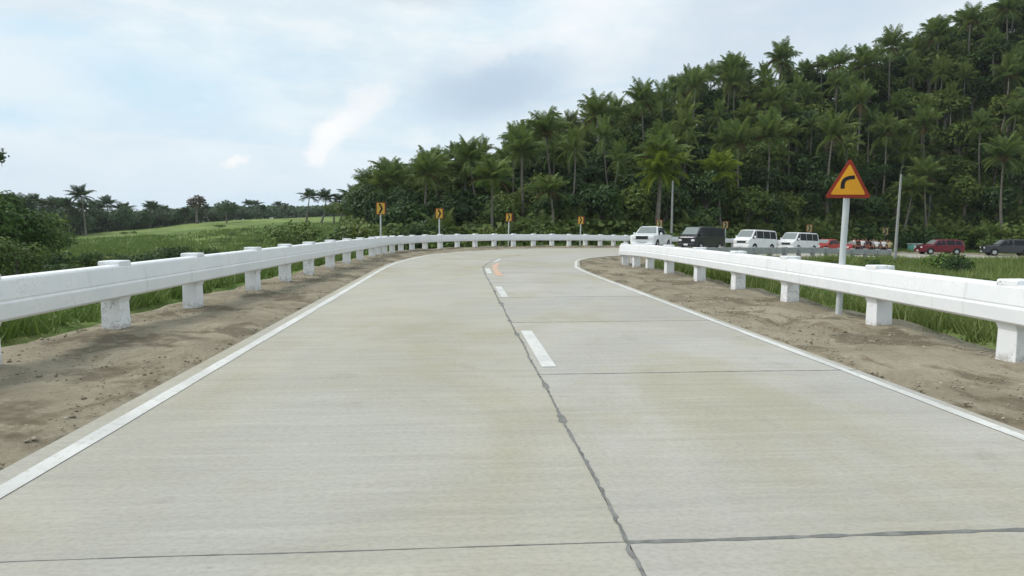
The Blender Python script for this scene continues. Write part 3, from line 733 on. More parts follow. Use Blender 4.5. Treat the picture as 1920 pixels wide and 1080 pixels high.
# hillside undergrowth: one mass of leaves
n = 75000; px = rng.uniform(640, 2150, n); z0 = np.interp(px, PXA, Z0); zr = np.interp(px, PXA, ZR)
d = z0-2+(zr-z0+12)*rng.random(n); x = (px-960)/FPX*d; zz = nat(x, d)+rng.random(n)**1.3*3.2
ok = np.array([kd.find((a_, b_, 0))[2] > 2.2 for a_, b_ in zip(x, d)])
pts = np.stack([x, d, zz], 1)[ok]
o = npmesh('undergrowth', leafquads(pts, np.tile([0, -.5, .8], (len(pts), 1)), rng.uniform(.4, .9, len(pts)), .6).reshape(-1, 3), 4, LEAF)
tag(o, 'dense low undergrowth beneath the hillside trees', 'undergrowth', kind='stuff')

# ---- open field at the left, its trees and bushes
P2 = [palm_single(10, .8, FARL, 31), palm_single(9, 1.4, FARL, 32)]
for i, (px, yc, dd, Ht, lb) in enumerate([
    (163, 368, 142, 11, 'tallest coconut palm in the left tree line, standing at the edge of the field'),
    (200, 378, 165, 10, 'smaller coconut palm just right of the tallest one in the left tree line'),
    (72, 380, 140, 10, 'coconut palm above the left bushes, first of a loose row from the left'),
    (100, 383, 150, 10, 'coconut palm above the left bushes, second of a loose row from the left'),
    (122, 385, 155, 10, 'thin coconut palm close left of the tallest palm in the left tree line'),
    (42, 378, 130, 10, 'coconut palm showing behind the leafy trees at the far left edge'),
    (576, 368, 150, 11, 'left one of a close pair of coconut palms at the far end of the field'),
    (603, 365, 148, 11, 'right one of a close pair of coconut palms at the far end of the field'),
    (645, 376, 150, 10, 'single smaller coconut palm between the close pair and the hill forest'),
    (676, 362, 125, 10, 'coconut palm touching the left end of the hill forest'),
    (700, 352, 105, 10, 'coconut palm standing against the left end of the hill forest'),
    (285, 388, 200, 10, 'small palm top above the distant tree line left of the reddish tree'),
    (480, 384, 230, 10, 'small palm top above the distant tree line right of the reddish tree')]):
    x = (px-960)/FPX*dd; zc = CAMH+(HORY-yc)/FPX*dd; g0 = gz(x, dd)
    put(P2[i % 2], x, dd, .95, None, lb, 'palm tree', None, zs=max(.4, (zc-g0)/10))
FT = [make_broad(8, 4.2, 4.4, FARL, 41, 1900, .8, low=.45), make_broad(7, 4.8, 3.9, FARL, 42, 1900, .8, low=.45)]
for i in range(120):
    px = -330+i*8.6+rs.uniform(-4, 4)
    dd = float(np.interp(px, [-300, 0, 150, 300, 420, 560, 700], [120, 130, 150, 175, 205, 235, 235]))+rs.choice((-4, 4, 14, 20))+rs.uniform(-3, 3)
    x = (px-960)/FPX*dd; yt = float(np.interp(px, [-300, 0, 200, 300, 560, 700], [378, 382, 388, 389, 386, 392]))+rs.uniform(-4, 5)
    hh = CAMH+(HORY-yt)/FPX*dd-gz(x, dd); put(FT[i % 2], x, dd, max(.6, hh/8*.95), None, 'one of the trees in the long distant tree line beyond the left field', 'tree', 'distant tree line', zs=max(.45, hh/8))
for i in range(26):
    px = -60+i*24+rs.uniform(-9, 9); dd = float(np.interp(px, [-300, 0, 150, 300, 420, 560, 700], [118, 128, 148, 173, 203, 233, 233]))+rs.uniform(-6, 12); x = (px-960)/FPX*dd
    yt = float(np.interp(px, [-300, 0, 200, 300, 560, 700], [376, 380, 384, 388, 384, 386]))+rs.uniform(-5, 6); hh = CAMH+(HORY-yt)/FPX*dd-gz(x, dd)
    put(P2[i % 2], x, dd, rs.uniform(.7, .95), None, 'one of the small coconut palms mixed into the long distant tree line', 'palm tree', 'palms of the distant tree line', zs=max(.3, hh/10.5))
n = 15000; px = rng.uniform(-380, 720, n); dd = np.interp(px, [-300, 0, 150, 300, 420, 560, 700], [120, 130, 150, 175, 205, 235, 235])+rng.uniform(-2, 20, n); x = (px-960)/FPX*dd
o = npmesh('thicket', leafquads(np.stack([x, dd, nat(x, dd)+rng.random(n)**.8*4.6-.2], 1), np.tile([0, -.6, .7], (n, 1)), rng.uniform(.7, 1.5, n), .6).reshape(-1, 3), 4, FARL)
tag(o, 'continuous dark thicket under the distant tree line beyond the left field', 'undergrowth', kind='stuff')
REDT = make_broad(9, 2.6, 3.0, leafmat('reddish_leaves', (.07, .045, .03), (.13, .085, .05)), 45, 900, .6)
dd = 170; x = (372-960)/FPX*dd; put(REDT, x, dd, 1, None, 'reddish brown tree rising above the distant tree line beyond the field', 'tree', zs=(CAMH+(HORY-366)/FPX*dd-gz(x, dd))/9)
dd = 168; x = (428-960)/FPX*dd; put(make_broad(6, 3, 2.2, FARL, 46, 900, .6), x, dd, 1, None, 'small round tree standing in front of the distant tree line right of the reddish tree', 'tree')
NEARB = [make_broad(5.2, 2.9, 2.5, leafmat('bright_leaves', (.03, .07, .012), (.085, .17, .03)), 51, 5200, .26), make_broad(4.6, 2.6, 2.2, LEAF, 52, 4200, .26)]
for i, (px, dd, hh, lb) in enumerate([(652, 118, 5.5, 'low dark tree under the small palms left of the hill forest'), (672, 104, 6.5, 'dark tree joining the left end of the hill forest, under a palm'), (692, 90, 7.2, 'dark tree at the very left end of the hill forest above the first chevron sign'), (628, 140, 5, 'small dark tree right of the close pair of palms')]):
    put(BROAD[i % 3], (px-960)/FPX*dd, dd, .8, None, lb, 'tree', None, zs=hh/8)
for i, (px, dd, s_, lb) in enumerate([
    (12, 38, .95, 'biggest leafy green tree of the clump at the left edge behind the guardrail'),
    (62, 42, .86, 'leafy green tree right in the clump at the left edge behind the guardrail'),
    (-45, 36, 1.05, 'leafy green tree mostly cut off by the left edge of the view'),
    (25, 30, .55, 'low leafy bush in front of the clump at the left edge'),
    (100, 56, .62, 'dark leafy bush at the right end of the clump, below the field palms')]):
    put(NEARB[i % 2], (px-960)/FPX*dd, dd, s_, None, lb, 'tree' if i != 3 else 'bush')
put(make_broad(11, 3.4, 2.6, LEAFD, 53, 3000, .34), (-78-960)/FPX*44, 44, 1.0, 0, 'tall dark tree at the left edge, only a branch tip reaching into the sky', 'tree', zs=.86)
BSH = [make_broad(2.2, 1.9, 1.3, LEAF, 61, 1300, .26, 'bush'), make_broad(1.8, 1.7, 1.1, WEED, 62, 1300, .26, 'bush'), make_broad(2.5, 1.8, 1.4, LEAFD, 63, 1300, .26, 'bush')]
for i, (px, dd, s_, lb) in enumerate([(553, 62, 1.7, 'round dark bush alone at the edge of the field, above the left guardrail'), (612, 60, 1.35, 'wide bush between the lone round bush and the first chevron sign'),
    (640, 55, 1.2, 'low bush left of the first chevron sign, right behind the guardrail'), (672, 56, 1.5, 'bush just left of the first chevron sign pole'), (692, 51, 1.15, 'low bright bush below the first chevron sign'), (585, 47, .6, 'small bush low behind the left guardrail, below the lone round bush')]):
    put(BSH[i % 3], (px-960)/FPX*dd, dd, s_, None, lb, 'bush')
for i in range(60):
    px = rs.uniform(-120, 470); dd = rs.choice([30, 36, 38, 41])+rs.uniform(-2, 2)
    put(BSH[rs.choice((0, 2, 2))], (px-960)/FPX*dd, dd, rs.uniform(.42, .66), None, 'one of the low dark bushes in the band behind the left guardrail', 'bush', 'low bushes behind the left guardrail')
for i in range(16):
    px = rs.uniform(120, 560); dd = rs.uniform(60, 140)
    put(BSH[rs.randrange(2)], (px-960)/FPX*dd, dd, rs.uniform(.4, .85), None, 'one of the small scattered bushes dotting the green field on the left', 'bush', 'scattered field bushes', zs=rs.uniform(.2, .4))
for i, (px, dd, s_, lb) in enumerate([(1775, 44, .85, 'pale green leafy plant in front of the maroon vehicle'), (1800, 40, .6, 'small green bush right of the pale leafy plant before the road'), (1720, 30, .55, 'low green bush above the right guardrail left of the pale leafy plant'), (1845, 27, .6, 'green bush above the right guardrail near the right edge'), (1640, 38, .42, 'small bush right of the warning sign pole above the guardrail'), (1560, 42, .42, 'small bush left of the warning sign pole above the guardrail'), (1480, 38, .38, 'small bush in front of the second white van, above the right guardrail')]):
    put(BSH[(i+1) % 3], (px-960)/FPX*dd, dd, s_, None, lb, 'bush')

# ---- grass and weeds
def gzv(x, y): return np.array([gz(a, b) for a, b in zip(x, y)])
def scatter(name, n, fx, kind, m, label, hmin, hmax, wd, lo=.62, hi=99):
    x, y = fx(n); dist = np.array([kd.find((a, b, 0))[2] for a, b in zip(x, y)]); ok = (dist > lo) & (dist < hi)
    keep = vnoise(x*.35, y*.35, 5)+rng.normal(0, .5, len(x)) > -.6; ok &= keep | (dist < 1.6); x, y = x[ok], y[ok]; z = gzv(x, y); p = np.stack([x, y, z-.02], 1)
    mod = 1+.35*vnoise(x*.5, y*.5, 2); h = rng.uniform(hmin, hmax, len(x))*np.clip(mod, .5, 1.6)
    if kind == 'blade': v = blades(p, h, np.full(len(x), wd)*rng.uniform(.6, 1.4, len(x))); o = npmesh(name, v.reshape(-1, 3), 3, m)
    else:
        p[:, 2] += h*rng.random(len(x)); v = leafquads(p, np.tile([0., 0, 1.], (len(p), 1)), rng.uniform(.6, 1.4, len(p))*wd, .6); o = npmesh(name, v.reshape(-1, 3), 4, m)
    return tag(o, label, 'grass' if kind == 'blade' else 'weeds', kind='stuff')
def left_strip(n): y = rng.uniform(1, 34, n); return -5.2-.045*y-rng.random(n)**1.4*7, y
def right_strip(n): y = 2+36*rng.random(n)**.9; return 6.3-.05*y+rng.random(n)**1.2*14, y
def tufted(fx, per=14, sp=.13):
    def g(n):
        x, y = fx(n//per); return (np.repeat(x, per)+rng.normal(0, sp, len(x)*per), np.repeat(y, per)+rng.normal(0, sp, len(y)*per))
    return g
scatter('grass', 60000, tufted(left_strip), 'blade', GRASS, 'green grass on the bank beyond the left guardrail', .12, .42, .03, .6)
scatter('weeds', 42000, tufted(left_strip, 20, .2), 'leaf', WEED, 'leafy weeds on the bank beyond the left guardrail', .1, .55, .10, .85)
scatter('grass', 110000, tufted(right_strip), 'blade', GRASSD, 'tall yellow green grass on the bank beyond the right guardrail', .10, .38, .03, .52)
scatter('weeds', 40000, tufted(right_strip, 20, .22), 'leaf', WEED, 'leafy weeds among the grass beyond the right guardrail', .1, .5, .10, 1.2)
def field(n):
    y = 24+205*rng.random(n)**1.5; px = rng.uniform(-100, 720, n); return (px-960)/FPX*y, y
scatter('grass', 130000, tufted(field, 10, .6), 'blade', GRASS, 'rough grass covering the open field on the left', .2, .6, .14, .9)
def rfield(n):
    y = 18+48*rng.random(n); px = rng.uniform(1250, 2100, n); return (px-960)/FPX*y, y
scatter('grass', 100000, tufted(rfield, 10, .4), 'blade', GRASSD, 'grass on the low ground inside the bend in front of the parked vehicles', .25, .7, .07, .6)
def farfoot(n):
    y = rng.uniform(46, 100, n); px = rng.uniform(690, 2050, n); return (px-960)/FPX*y, y
scatter('grass', 90000, tufted(farfoot, 10, .4), 'blade', GRASS, 'grass verge between the far guardrail and the forest', .2, .6, .08, .6, 9)

def pebbles(name, inner, ref, rail, n, label, s0, s1):
    f = rng.random(n)**1.3; s = rng.uniform(s0, s1, n); A = at_s(cross2(inner, ref, .03), s); K = at_s(rail, s); B = at_s(cross2(rail, inner, .5), s); P = A*(1-f)[:, None]+B*f[:, None]
    d = np.linalg.norm((P-A)[:, :2], axis=1); P[:, 2] = A[:, 2]+(K[:, 2]-A[:, 2])*np.clip(d/np.linalg.norm((K-A)[:, :2], axis=1), 0, 1)+.012+.03*vnoise(P[:, 0]*1.3, P[:, 1]*1.1, 0 if inner is PL else 3.)*sm(d/.8)
    r_ = rng.uniform(.006, .016, n)*(1+rng.random(n)**6*1.5); o_ = np.array([(1, 0, 0), (0, 1, 0), (-1, 0, 0), (0, -1, 0), (0, 0, .7), (0, 0, -.7)], float)
    V = P[:, None, :]+(o_[None]*rng.uniform(.6, 1.3, (n, 6, 1)))*r_[:, None, None]; F = np.array([(0, 1, 4), (1, 2, 4), (2, 3, 4), (3, 0, 4), (1, 0, 5), (2, 1, 5), (3, 2, 5), (0, 3, 5)])
    idx = (F[None]+(np.arange(n)*6)[:, None, None]).ravel(); return tag(npmesh(name, V.reshape(-1, 3), 3, PEB, idx=idx), label, 'gravel', kind='stuff')
def m_peb(t, p, o):
    g = t.new('ShaderNodeNewGeometry'); t.put(p.inputs['Base Color'], t.mix(g.outputs['Random Per Island'], (.20, .165, .115), (.40, .36, .28))); p.inputs['Roughness'].default_value = .9
PEB = mat('pebbles', m_peb)
pebbles('gravel', PL, C, LR, 3500, 'loose stones and clods strewn over the left dirt shoulder', S_OF(1), S_OF(15)+14)
pebbles('gravel', PR, C, RR, 3500, 'loose stones and clods strewn over the right dirt shoulder', S_OF(1), S_OF(15)+14)

# ------------------------------------------------------------ signs and poles
def cyl(mb, x, y, z0, z1, r, n=12): return mb.tube([(x, y, z0), (x, y, z1)], r, n)
ws = empty('warning_sign', (6.36, 9.75+.1, 0), 0, 'triangular yellow warning sign with a right bend symbol behind the right guardrail', 'road sign')
ws.location = ((1577-960)/FPX*10.6, 10.6, gz((1577-960)/FPX*10.6, 10.6)); zoff = -.05-ws.location.z
cyl(MB(), 0, 0, -.3, 2.12+zoff, .05, 16).build('pole', GALV, ws, smooth=False)
cyl(MB(), 0, 0, 2.12+zoff, 2.15+zoff, .053, 16).build('pole_cap', GALV, ws)
def tri(w0, h0, cr=.05):     # rounded triangle
    P = [Vector((-w0/2, 0)), Vector((w0/2, 0)), Vector((0, h0))]; o = []
    for i in range(3):
        a, b, c = P[i-1], P[i], P[(i+1) % 3]; d1 = (a-b).normalized(); d2 = (c-b).normalized()
        for t in (0, .33, .67, 1): o.append(tuple(b+d1*cr*(1-t)+d2*cr*t-(d1+d2)*cr*.25*(1-abs(2*t-1))))
    return o
ztri = 2.02+zoff; W0, H0 = .69, .65
plate = MB().prism([(x, z+ztri) for x, z in tri(W0, H0)], -.075, -.070).build('sign_plate', SIGNR, ws)
MB().prism([(x, z+ztri+.055) for x, z in tri(W0-.17, H0-.155, .03)], -.079, -.0752).build('yellow_panel', SIGNO, plate)
arcp = [(-.085+.0, .15), (-.085, .21), (-.08, .25), (-.062, .29), (-.03, .315), (.01, .328), (.085, .335)]
ins = []; outs = []
for i, (x, z) in enumerate(arcp):
    a = Vector(arcp[max(0, i-1)]); b = Vector(arcp[min(len(arcp)-1, i+1)]); t = (b-a).normalized(); nn = Vector((-t.y, t.x))*.03
    outs.append((x+nn.x, z+nn.y+ztri)); ins.append((x-nn.x, z-nn.y+ztri))
mb = MB()
for i in range(len(arcp)-1):
    q = [outs[i], outs[i+1], ins[i+1], ins[i]]; mb.add([(a, -.0795, b) for a, b in q]+[(a, -.082, b) for a, b in q], [(4, 5, 6, 7), (0, 1, 5, 4), (2, 3, 7, 6)])
mb.build('bend_symbol', SIGNK, plate)
for zz in (.12, .42): MB().box((0, -.058, ztri+zz), (.16, .024, .03)).build('bracket', GALV, ws)
ws.rotation_euler = (0, R(1.0), R(-18)); ws.scale = (1, 1, 1)

chev = [(714, 38.5, 380, 405, 'nearest and leftmost yellow chevron sign, on a pale pole behind the left guardrail', 'r'),
        (824, 42.0, 391, 412, 'second yellow chevron sign from the left, on a pole behind the curving guardrail', 'r'),
        (953, 47.5, 400, 417, 'third yellow chevron sign from the left, behind the far guardrail', 'r'),
        (1087, 51, 406, 422, 'fourth yellow chevron sign, behind the far guardrail left of the white pickup', 'r'),
        (1234, 58, 412, 428, 'yellow chevron sign showing just above the white pickup roof', 'r'),
        (1359, 64, 415, 430, 'dull yellow chevron sign between the black van and the first white van', 'r'),
        (1514, 73, 421, 436, 'pale yellow chevron sign above the rear of the second white van', 'r'),
        (1658, 84, 427, 442, 'dull yellow chevron sign above the right end of the standing crowd', 'r')]
for i, (px, dd, y0, y1, lb, _) in enumerate(chev):
    x = (px-960)/FPX*dd; s_ = 1.0
    # stand it 0.55 m outside the outer rail's line where the rail exists
    j = int(np.argmin((LR[:, 0]-x)**2+(LR[:, 1]-dd)**2)); u = LR[j]-L[j]; u = u/np.linalg.norm(u[:2])
    for _k in range(3):
        if np.linalg.norm(L[j][:2]-np.array([x, dd])) < np.linalg.norm(LR[j][:2]-L[j][:2])+.3: x += u[0]*.6; dd += u[1]*.6; x = (px-960)/FPX*dd
    g0 = gz(x, dd); o = empty('chevron_sign', (x, dd, g0), 0, lb, 'road sign', 'chevron signs along the outer side of the bend')
    zt = CAMH+(HORY-y0)/FPX*dd-g0; zb = CAMH+(HORY-y1)/FPX*dd-g0; zb += (zt-zb)*.1; ww = (zt-zb)*.66; hh = zt-zb
    cyl(MB(), 0, 0, -.3, zb+hh*.8, .045, 8).build('pole', GALV, o)
    pl = MB().box((0, -.06, (zt+zb)/2), (ww+.06, .008, hh)).build('sign_plate', SIGNR, o)
    MB().box((0, -.066, (zt+zb)/2), (ww-.02, .004, hh-.07)).build('yellow_panel', SIGNY if i < 4 else SIGNP, pl)
    zc = (zt+zb)/2; a = ww*.16; b = ww*.17; v = hh*.40
    MB().add([(-a-b/2-.02, -.0695, zc+v), (-a+b-.02, -.0695, zc+v), (a+b-.02, -.0695, zc), (-a+b-.02, -.0695, zc-v), (-a-b/2-.02, -.0695, zc-v), (a-b/2-.02, -.0695, zc)], [(0, 5, 2, 1), (5, 4, 3, 2)]).build('chevron', SIGNK, pl)
    if i < 4:
        q = MB().box((0, 0, (zt+zb)/2), (ww, .01, hh)).build('rear_plate', SIGNBK, o); q.location = (ww*.55, .16, .02); q.rotation_euler = (0, 0, R(58))
    o.rotation_euler = (0, R(random.uniform(-1.5, 1.5)), math.atan2(-x, dd)*1.0+R(random.uniform(-8, 8)))

def upole(px, dd, ytop, tilt, lb, arm):
    x = (px-960)/FPX*dd; g0 = gz(x, dd); h = CAMH+(HORY-ytop)/FPX*dd-g0
    o = empty('utility_pole', (x, dd, g0), 0, lb, 'utility pole'); o.rotation_euler = (0, R(tilt), 0)
    MB().tube([(0, 0, -.5), (0, 0, h)], [.13, .075], 10).build('shaft', GREYC, o)
    MB().tube([(0, 0, h), (0, 0, h+.06)], [.10, .07], 10).build('cap', GREYC, o)
    if arm: MB().box((.25, 0, h-.35), (.9, .08, .1)).build('crossarm', GREYC, o); MB().tube([(.55, 0, h-.3), (.55, 0, h-.12)], .05, 6).build('insulator', GALV, o)
upole(1258, 64, 341, 0, 'slim grey utility pole rising behind the white pickup', False)
upole(1678, 52, 330, .9, 'tall slightly leaning grey utility pole at the roadside left of the maroon vehicle', False)
upole(1737, 92, 345, 0, 'thin pale pole half hidden in the forest between the leaning pole and the maroon vehicle', False)

# ------------------------------------------------------------ vehicles (front towards +x)
def vehicle(name, paint, sts, cab, side_wins, wheels, wr, wid, opts):
    """sts: (x, half width, z bottom, z belt, z top, half width at top)"""
    root = empty(name); mb = MB(); vs = []; fs = []
    for (x, w_, zb, zl, zt, wt) in sts:
        vs += [(x, -w_*.9, zb), (x, -w_, zb+.12), (x, -w_, zl), (x, -wt, zt-.03), (x, -wt*.8, zt), (x, wt*.8, zt), (x, wt, zt-.03), (x, w_, zl), (x, w_, zb+.12), (x, w_*.9, zb)]
    n = 10
    for i in range(len(sts)-1):
        for q in range(n): fs.append((i*n+q, i*n+(q+1) % n, (i+1)*n+(q+1) % n, (i+1)*n+q))
    fs += [tuple(range(n)), tuple(range((len(sts)-1)*n, len(sts)*n))]
    body = MB().add(vs, fs).build('body', paint, root, bevel=.035, seg=2)
    xs = [s_[0] for s_ in sts]
    def ip(x, c): return float(np.interp(x, xs[::-1] if xs[0] > xs[-1] else xs, [s_[c] for s_ in (sts[::-1] if xs[0] > xs[-1] else sts)]))
    def side(x, f, sgn, off=.012):      # f 0 at belt, 1 at roof
        w_, zl, zt, wt = ip(x, 1), ip(x, 3), ip(x, 4), ip(x, 5); return (x, sgn*(w_+(wt-w_)*f+off), zl+(zt-.03-zl)*f)
    for sgn in (-1, 1):
        for (xa, xb, xc, xd) in side_wins:      # bottom rear, bottom front, top front, top rear
            q = [side(xa, .08, sgn), side(xb, .08, sgn), side(xc, .88, sgn), side(xd, .88, sgn)]
            MB().add(q+[(a, b-sgn*.02, c) for a, b, c in q], [(0, 1, 2, 3), (0, 1, 5, 4), (1, 2, 6, 5), (2, 3, 7, 6), (3, 0, 4, 7)]).build('side_window', GLASS, root)
    for nm, (xa, xb, fa, fb, wm) in cab.items():      # windscreen / rear window between two stations
        za, zb2 = ip(xa, 4), ip(xb, 4); wa, wb = ip(xa, 5)*.9, ip(xb, 5)*.86; sx = math.copysign(1, xa-xb)
        P = lambda f, s2: (xa+(xb-xa)*f+sx*.02, s2*(wa+(wb-wa)*f), za+(zb2-za)*f+.018)
        q = [P(fa, -1), P(fa, 1), P(fb, 1), P(fb, -1)]
        MB().add(q+[(a-sx*.02, b, c-.02) for a, b, c in q], [(0, 1, 2, 3), (0, 1, 5, 4), (1, 2, 6, 5), (2, 3, 7, 6), (3, 0, 4, 7)]).build(nm, wm, root)
    for x in wheels:
        for sgn in (-1, 1):
            w_ = ip(x, 1); tyre = MB().tube([(x, sgn*(w_-.2), wr), (x, sgn*(w_-.01), wr), (x, sgn*(w_+.02), wr)], [wr, wr, wr*.93], 20)
            wh = tyre.build('wheel', RUBBER, root); MB().tube([(x, sgn*(w_+.01), wr), (x, sgn*(w_+.03), wr)], [wr*.6, wr*.5], 14).build('rim', RIM, wh)
            arch = [(x+math.cos(a)*(wr+.07), wr+math.sin(a)*(wr+.07)) for a in np.linspace(0, math.pi, 13)]+[(x+math.cos(a)*(wr-.02), wr+math.sin(a)*(wr-.02)) for a in np.linspace(math.pi, 0, 13)]
            MB().prism(arch, sgn*(w_-.03), sgn*(w_+.012)).build('wheel_arch', DARKTRIM, root)
    xf = sts[0][0]; wf = sts[0][1]; zl = opts['lampz']
    for sgn in (-1, 1):
        MB().box((xf+.0, sgn*(wf-.2), zl), (.08, .32, opts.get('lamph', .17))).build('headlight', LAMP, root, bevel=.02)
        MB().box((opts['mirx'], sgn*(wid+.1), opts['mirz']), (.09, .17, .2)).build('wing_mirror', opts.get('mirm', DARKTRIM), root, bevel=.03)
        xr = sts[-1][0]; MB().box((xr, sgn*(sts[-1][1]-.12), sts[-1][3]-.2), (.05, .14, .35)).build('tail_lamp', TAILR, root)
    MB().box((xf+.012, 0, opts['grz']), (.05, opts.get('grw', .95), opts.get('grh', .18))).build('grille', opts.get('grm', DARKTRIM), root, bevel=.01)
    MB().box((xf+.02, 0, .42), (.16, wf*1.94, .24)).build('bumper', opts.get('bumpm', paint), root, bevel=.04)
    MB().box((xf+.11, 0, .44), (.012, .38, .15)).build('number_plate', LAMP, root)
    return root
def van(paint):
    s_ = [(2.30, .80, .30, .98, 1.02, .76), (2.26, .84, .27, 1.06, 1.10, .80), (2.0, .85, .25, 1.12, 1.22, .80), (1.35, .86, .25, 1.12, 1.93, .72), (1.15, .86, .25, 1.12, 1.98, .73),
          (-.5, .86, .25, 1.12, 2.0, .74), (-2.1, .86, .27, 1.12, 1.97, .73), (-2.36, .84, .32, 1.10, 1.80, .72)]
    return vehicle('passenger_van', paint, s_, {'windscreen': (2.0, 1.35, .10, .93, GLASSL), 'rear_window': (-2.36, -2.1, .1, .6, GLASS)},
                   [(1.2, 1.85, 1.33, 1.2), (.05, 1.12, 1.12, .05), (-1.1, -.02, -.02, -1.1), (-2.15, -1.17, -1.17, -2.1)], [1.45, -1.45], .33, .86, dict(lampz=.80, mirx=1.65, mirz=1.3, grz=.82, grw=1.0, mirm=paint))
def suv(name, paint, glassx=GLASSL):
    s_ = [(2.32, .80, .35, .92, .95, .74), (2.25, .88, .32, .98, 1.02, .80), (1.2, .91, .32, 1.06, 1.14, .82), (.55, .91, .32, 1.08, 1.70, .66), (.3, .91, .32, 1.08, 1.76, .67),
          (-1.6, .91, .32, 1.08, 1.76, .67), (-2.15, .89, .36, 1.06, 1.60, .68), (-2.3, .86, .38, 1.02, 1.06, .76)]
    return vehicle(name, paint, s_, {'windscreen': (1.2, .55, .10, .93, glassx), 'rear_window': (-2.3, -2.15, .2, .9, GLASS)},
                   [(-.2, 1.02, .5, -.1), (-1.2, -.28, -.28, -1.15), (-2.05, -1.3, -1.28, -1.9)], [1.45, -1.4], .37, .91, dict(lampz=.83, mirx=.95, mirz=1.15, grz=.82))
def pickup(paint):
    s_ = [(2.55, .80, .40, .96, 1.0, .76), (2.48, .90, .36, 1.04, 1.10, .84), (1.45, .92, .36, 1.12, 1.20, .84), (.85, .92, .36, 1.14, 1.74, .66), (.6, .92, .36, 1.14, 1.79, .67),
          (-.55, .92, .36, 1.14, 1.78, .67), (-.85, .92, .36, 1.14, 1.22, .88), (-2.5, .92, .42, 1.14, 1.20, .88), (-2.56, .90, .44, 1.10, 1.16, .86)]
    r = vehicle('pickup_truck', paint, s_, {'windscreen': (1.45, .85, .08, .93, GLASSL), 'rear_window': (-.85, -.55, .25, .85, GLASS)},
                [(.1, 1.28, .78, .15), (-.62, .0, .02, -.5)], [1.6, -1.55], .38, .92, dict(lampz=.90, lamph=.2, mirx=1.1, mirz=1.2, grz=.90, grw=1.0, grh=.24, mirm=paint))
    MB().box((2.6, 0, .52), (.03, .8, .12)).build('air_intake', DARKTRIM, r); return r
def car(paint):
    s_ = [(2.1, .74, .30, .68, .72, .68), (2.0, .83, .24, .74, .80, .76), (1.0, .85, .22, .86, .93, .78), (.3, .85, .22, .90, 1.38, .62), (.1, .85, .22, .90, 1.43, .62),
          (-.8, .85, .22, .90, 1.43, .62), (-1.45, .85, .22, .90, 1.02, .72), (-2.0, .83, .26, .86, .98, .74), (-2.1, .78, .32, .80, .90, .72)]
    return vehicle('hatchback_car', paint, s_, {'windscreen': (1.0, .3, .08, .92, GLASSL), 'rear_window': (-1.45, -.8, .12, .9, GLASS)},
                   [(-.25, .78, .28, -.2), (-1.15, -.32, -.28, -.85)], [1.3, -1.3], .31, .85, dict(lampz=.62, mirx=.7, mirz=.95, grz=.58))
def place_v(o, px, dd, inset, label, cat, group=None, head=None):
    x0 = (px-960)/FPX*dd; j = int(np.argmin((L[:, 0]-x0)**2+(L[:, 1]-dd)**2)); u = (RT[j]-L[j]); u2 = u[:2]/np.linalg.norm(u[:2])
    # ray through px at lane centre, inset metres inside the outer line
    best = None
    for jj in range(120, NS-1):
        uu = RT[jj]-L[jj]; h = np.linalg.norm(uu[:2]); P = L[jj]+uu*inset/h; e = abs(960+FPX*P[0]/P[1]-px)
        if best is None or e < best[0]: best = (e, jj, P)
    _, jj, P = best; t = C[jj-1]-C[jj+1]
    o.location = (P[0], P[1], P[2]); sl_ = math.asin(t[2]/np.linalg.norm(t))
    o.rotation_euler = (0, -sl_, (math.atan2(t[1], t[0]) if head is None else head)); return tag(o, label, cat, group)
G = 'vehicles parked on the road beyond the bend'
place_v(pickup(WHITECAR), 1219, 50, 1.9, 'white pickup truck facing the camera at the exit of the bend, first parked vehicle', 'pickup truck', G, R(-118))
bv = place_v(van(BLACKCAR), 1316, 57, 1.9, 'black van with tinted windows parked behind the white pickup', 'van', G)
wv = van(WHITECAR); place_v(wv, 1416, 60, 1.9, 'white passenger van directly behind the black van', 'van', G)
w2 = copy_tree(wv); place_v(w2, 1497, 65, 1.9, 'white passenger van parked just left of the warning sign, second of the two white vans', 'van', G)
rc = car(REDCAR); place_v(rc, 1549, 68, 1.9, 'low red car directly behind the second white van', 'car', G)
r2 = copy_tree(rc); place_v(r2, 1604, 70, 1.9, 'red car partly behind the warning sign pole, left of the standing crowd', 'car', G)
mv = suv('sport_utility_vehicle', MAROON); place_v(mv, 1760, 74, 2.4, 'maroon sport utility vehicle standing alone right of the leaning utility pole', 'car', G)
gv = suv('sport_utility_vehicle', GREYCAR); place_v(gv, 1889, 72, 2.6, 'dark grey boxy sport utility vehicle at the right edge of the road', 'car', G)
gv.scale = (1.05, 1, 1.08)

# turquoise roadside box
tb = empty('roadside_box', (0, 0, 0), .3, 'small pale turquoise box standing by the road left of the maroon vehicle', 'box')
x = (1714-960)/FPX*82; tb.location = (x, 82, gz(x, 82)-.05)
MB().box((0, 0, .55), (1.5, .8, .9)).build('cabinet', TURQ, tb, bevel=.04); MB().box((0, 0, 1.03), (1.65, .95, .06)).build('lid', WHITECAR, tb); MB().box((-.37, -.41, .55), (.6, .02, .7)).build('door', plain('pale_turquoise', (.35, .60, .56), .5), tb)

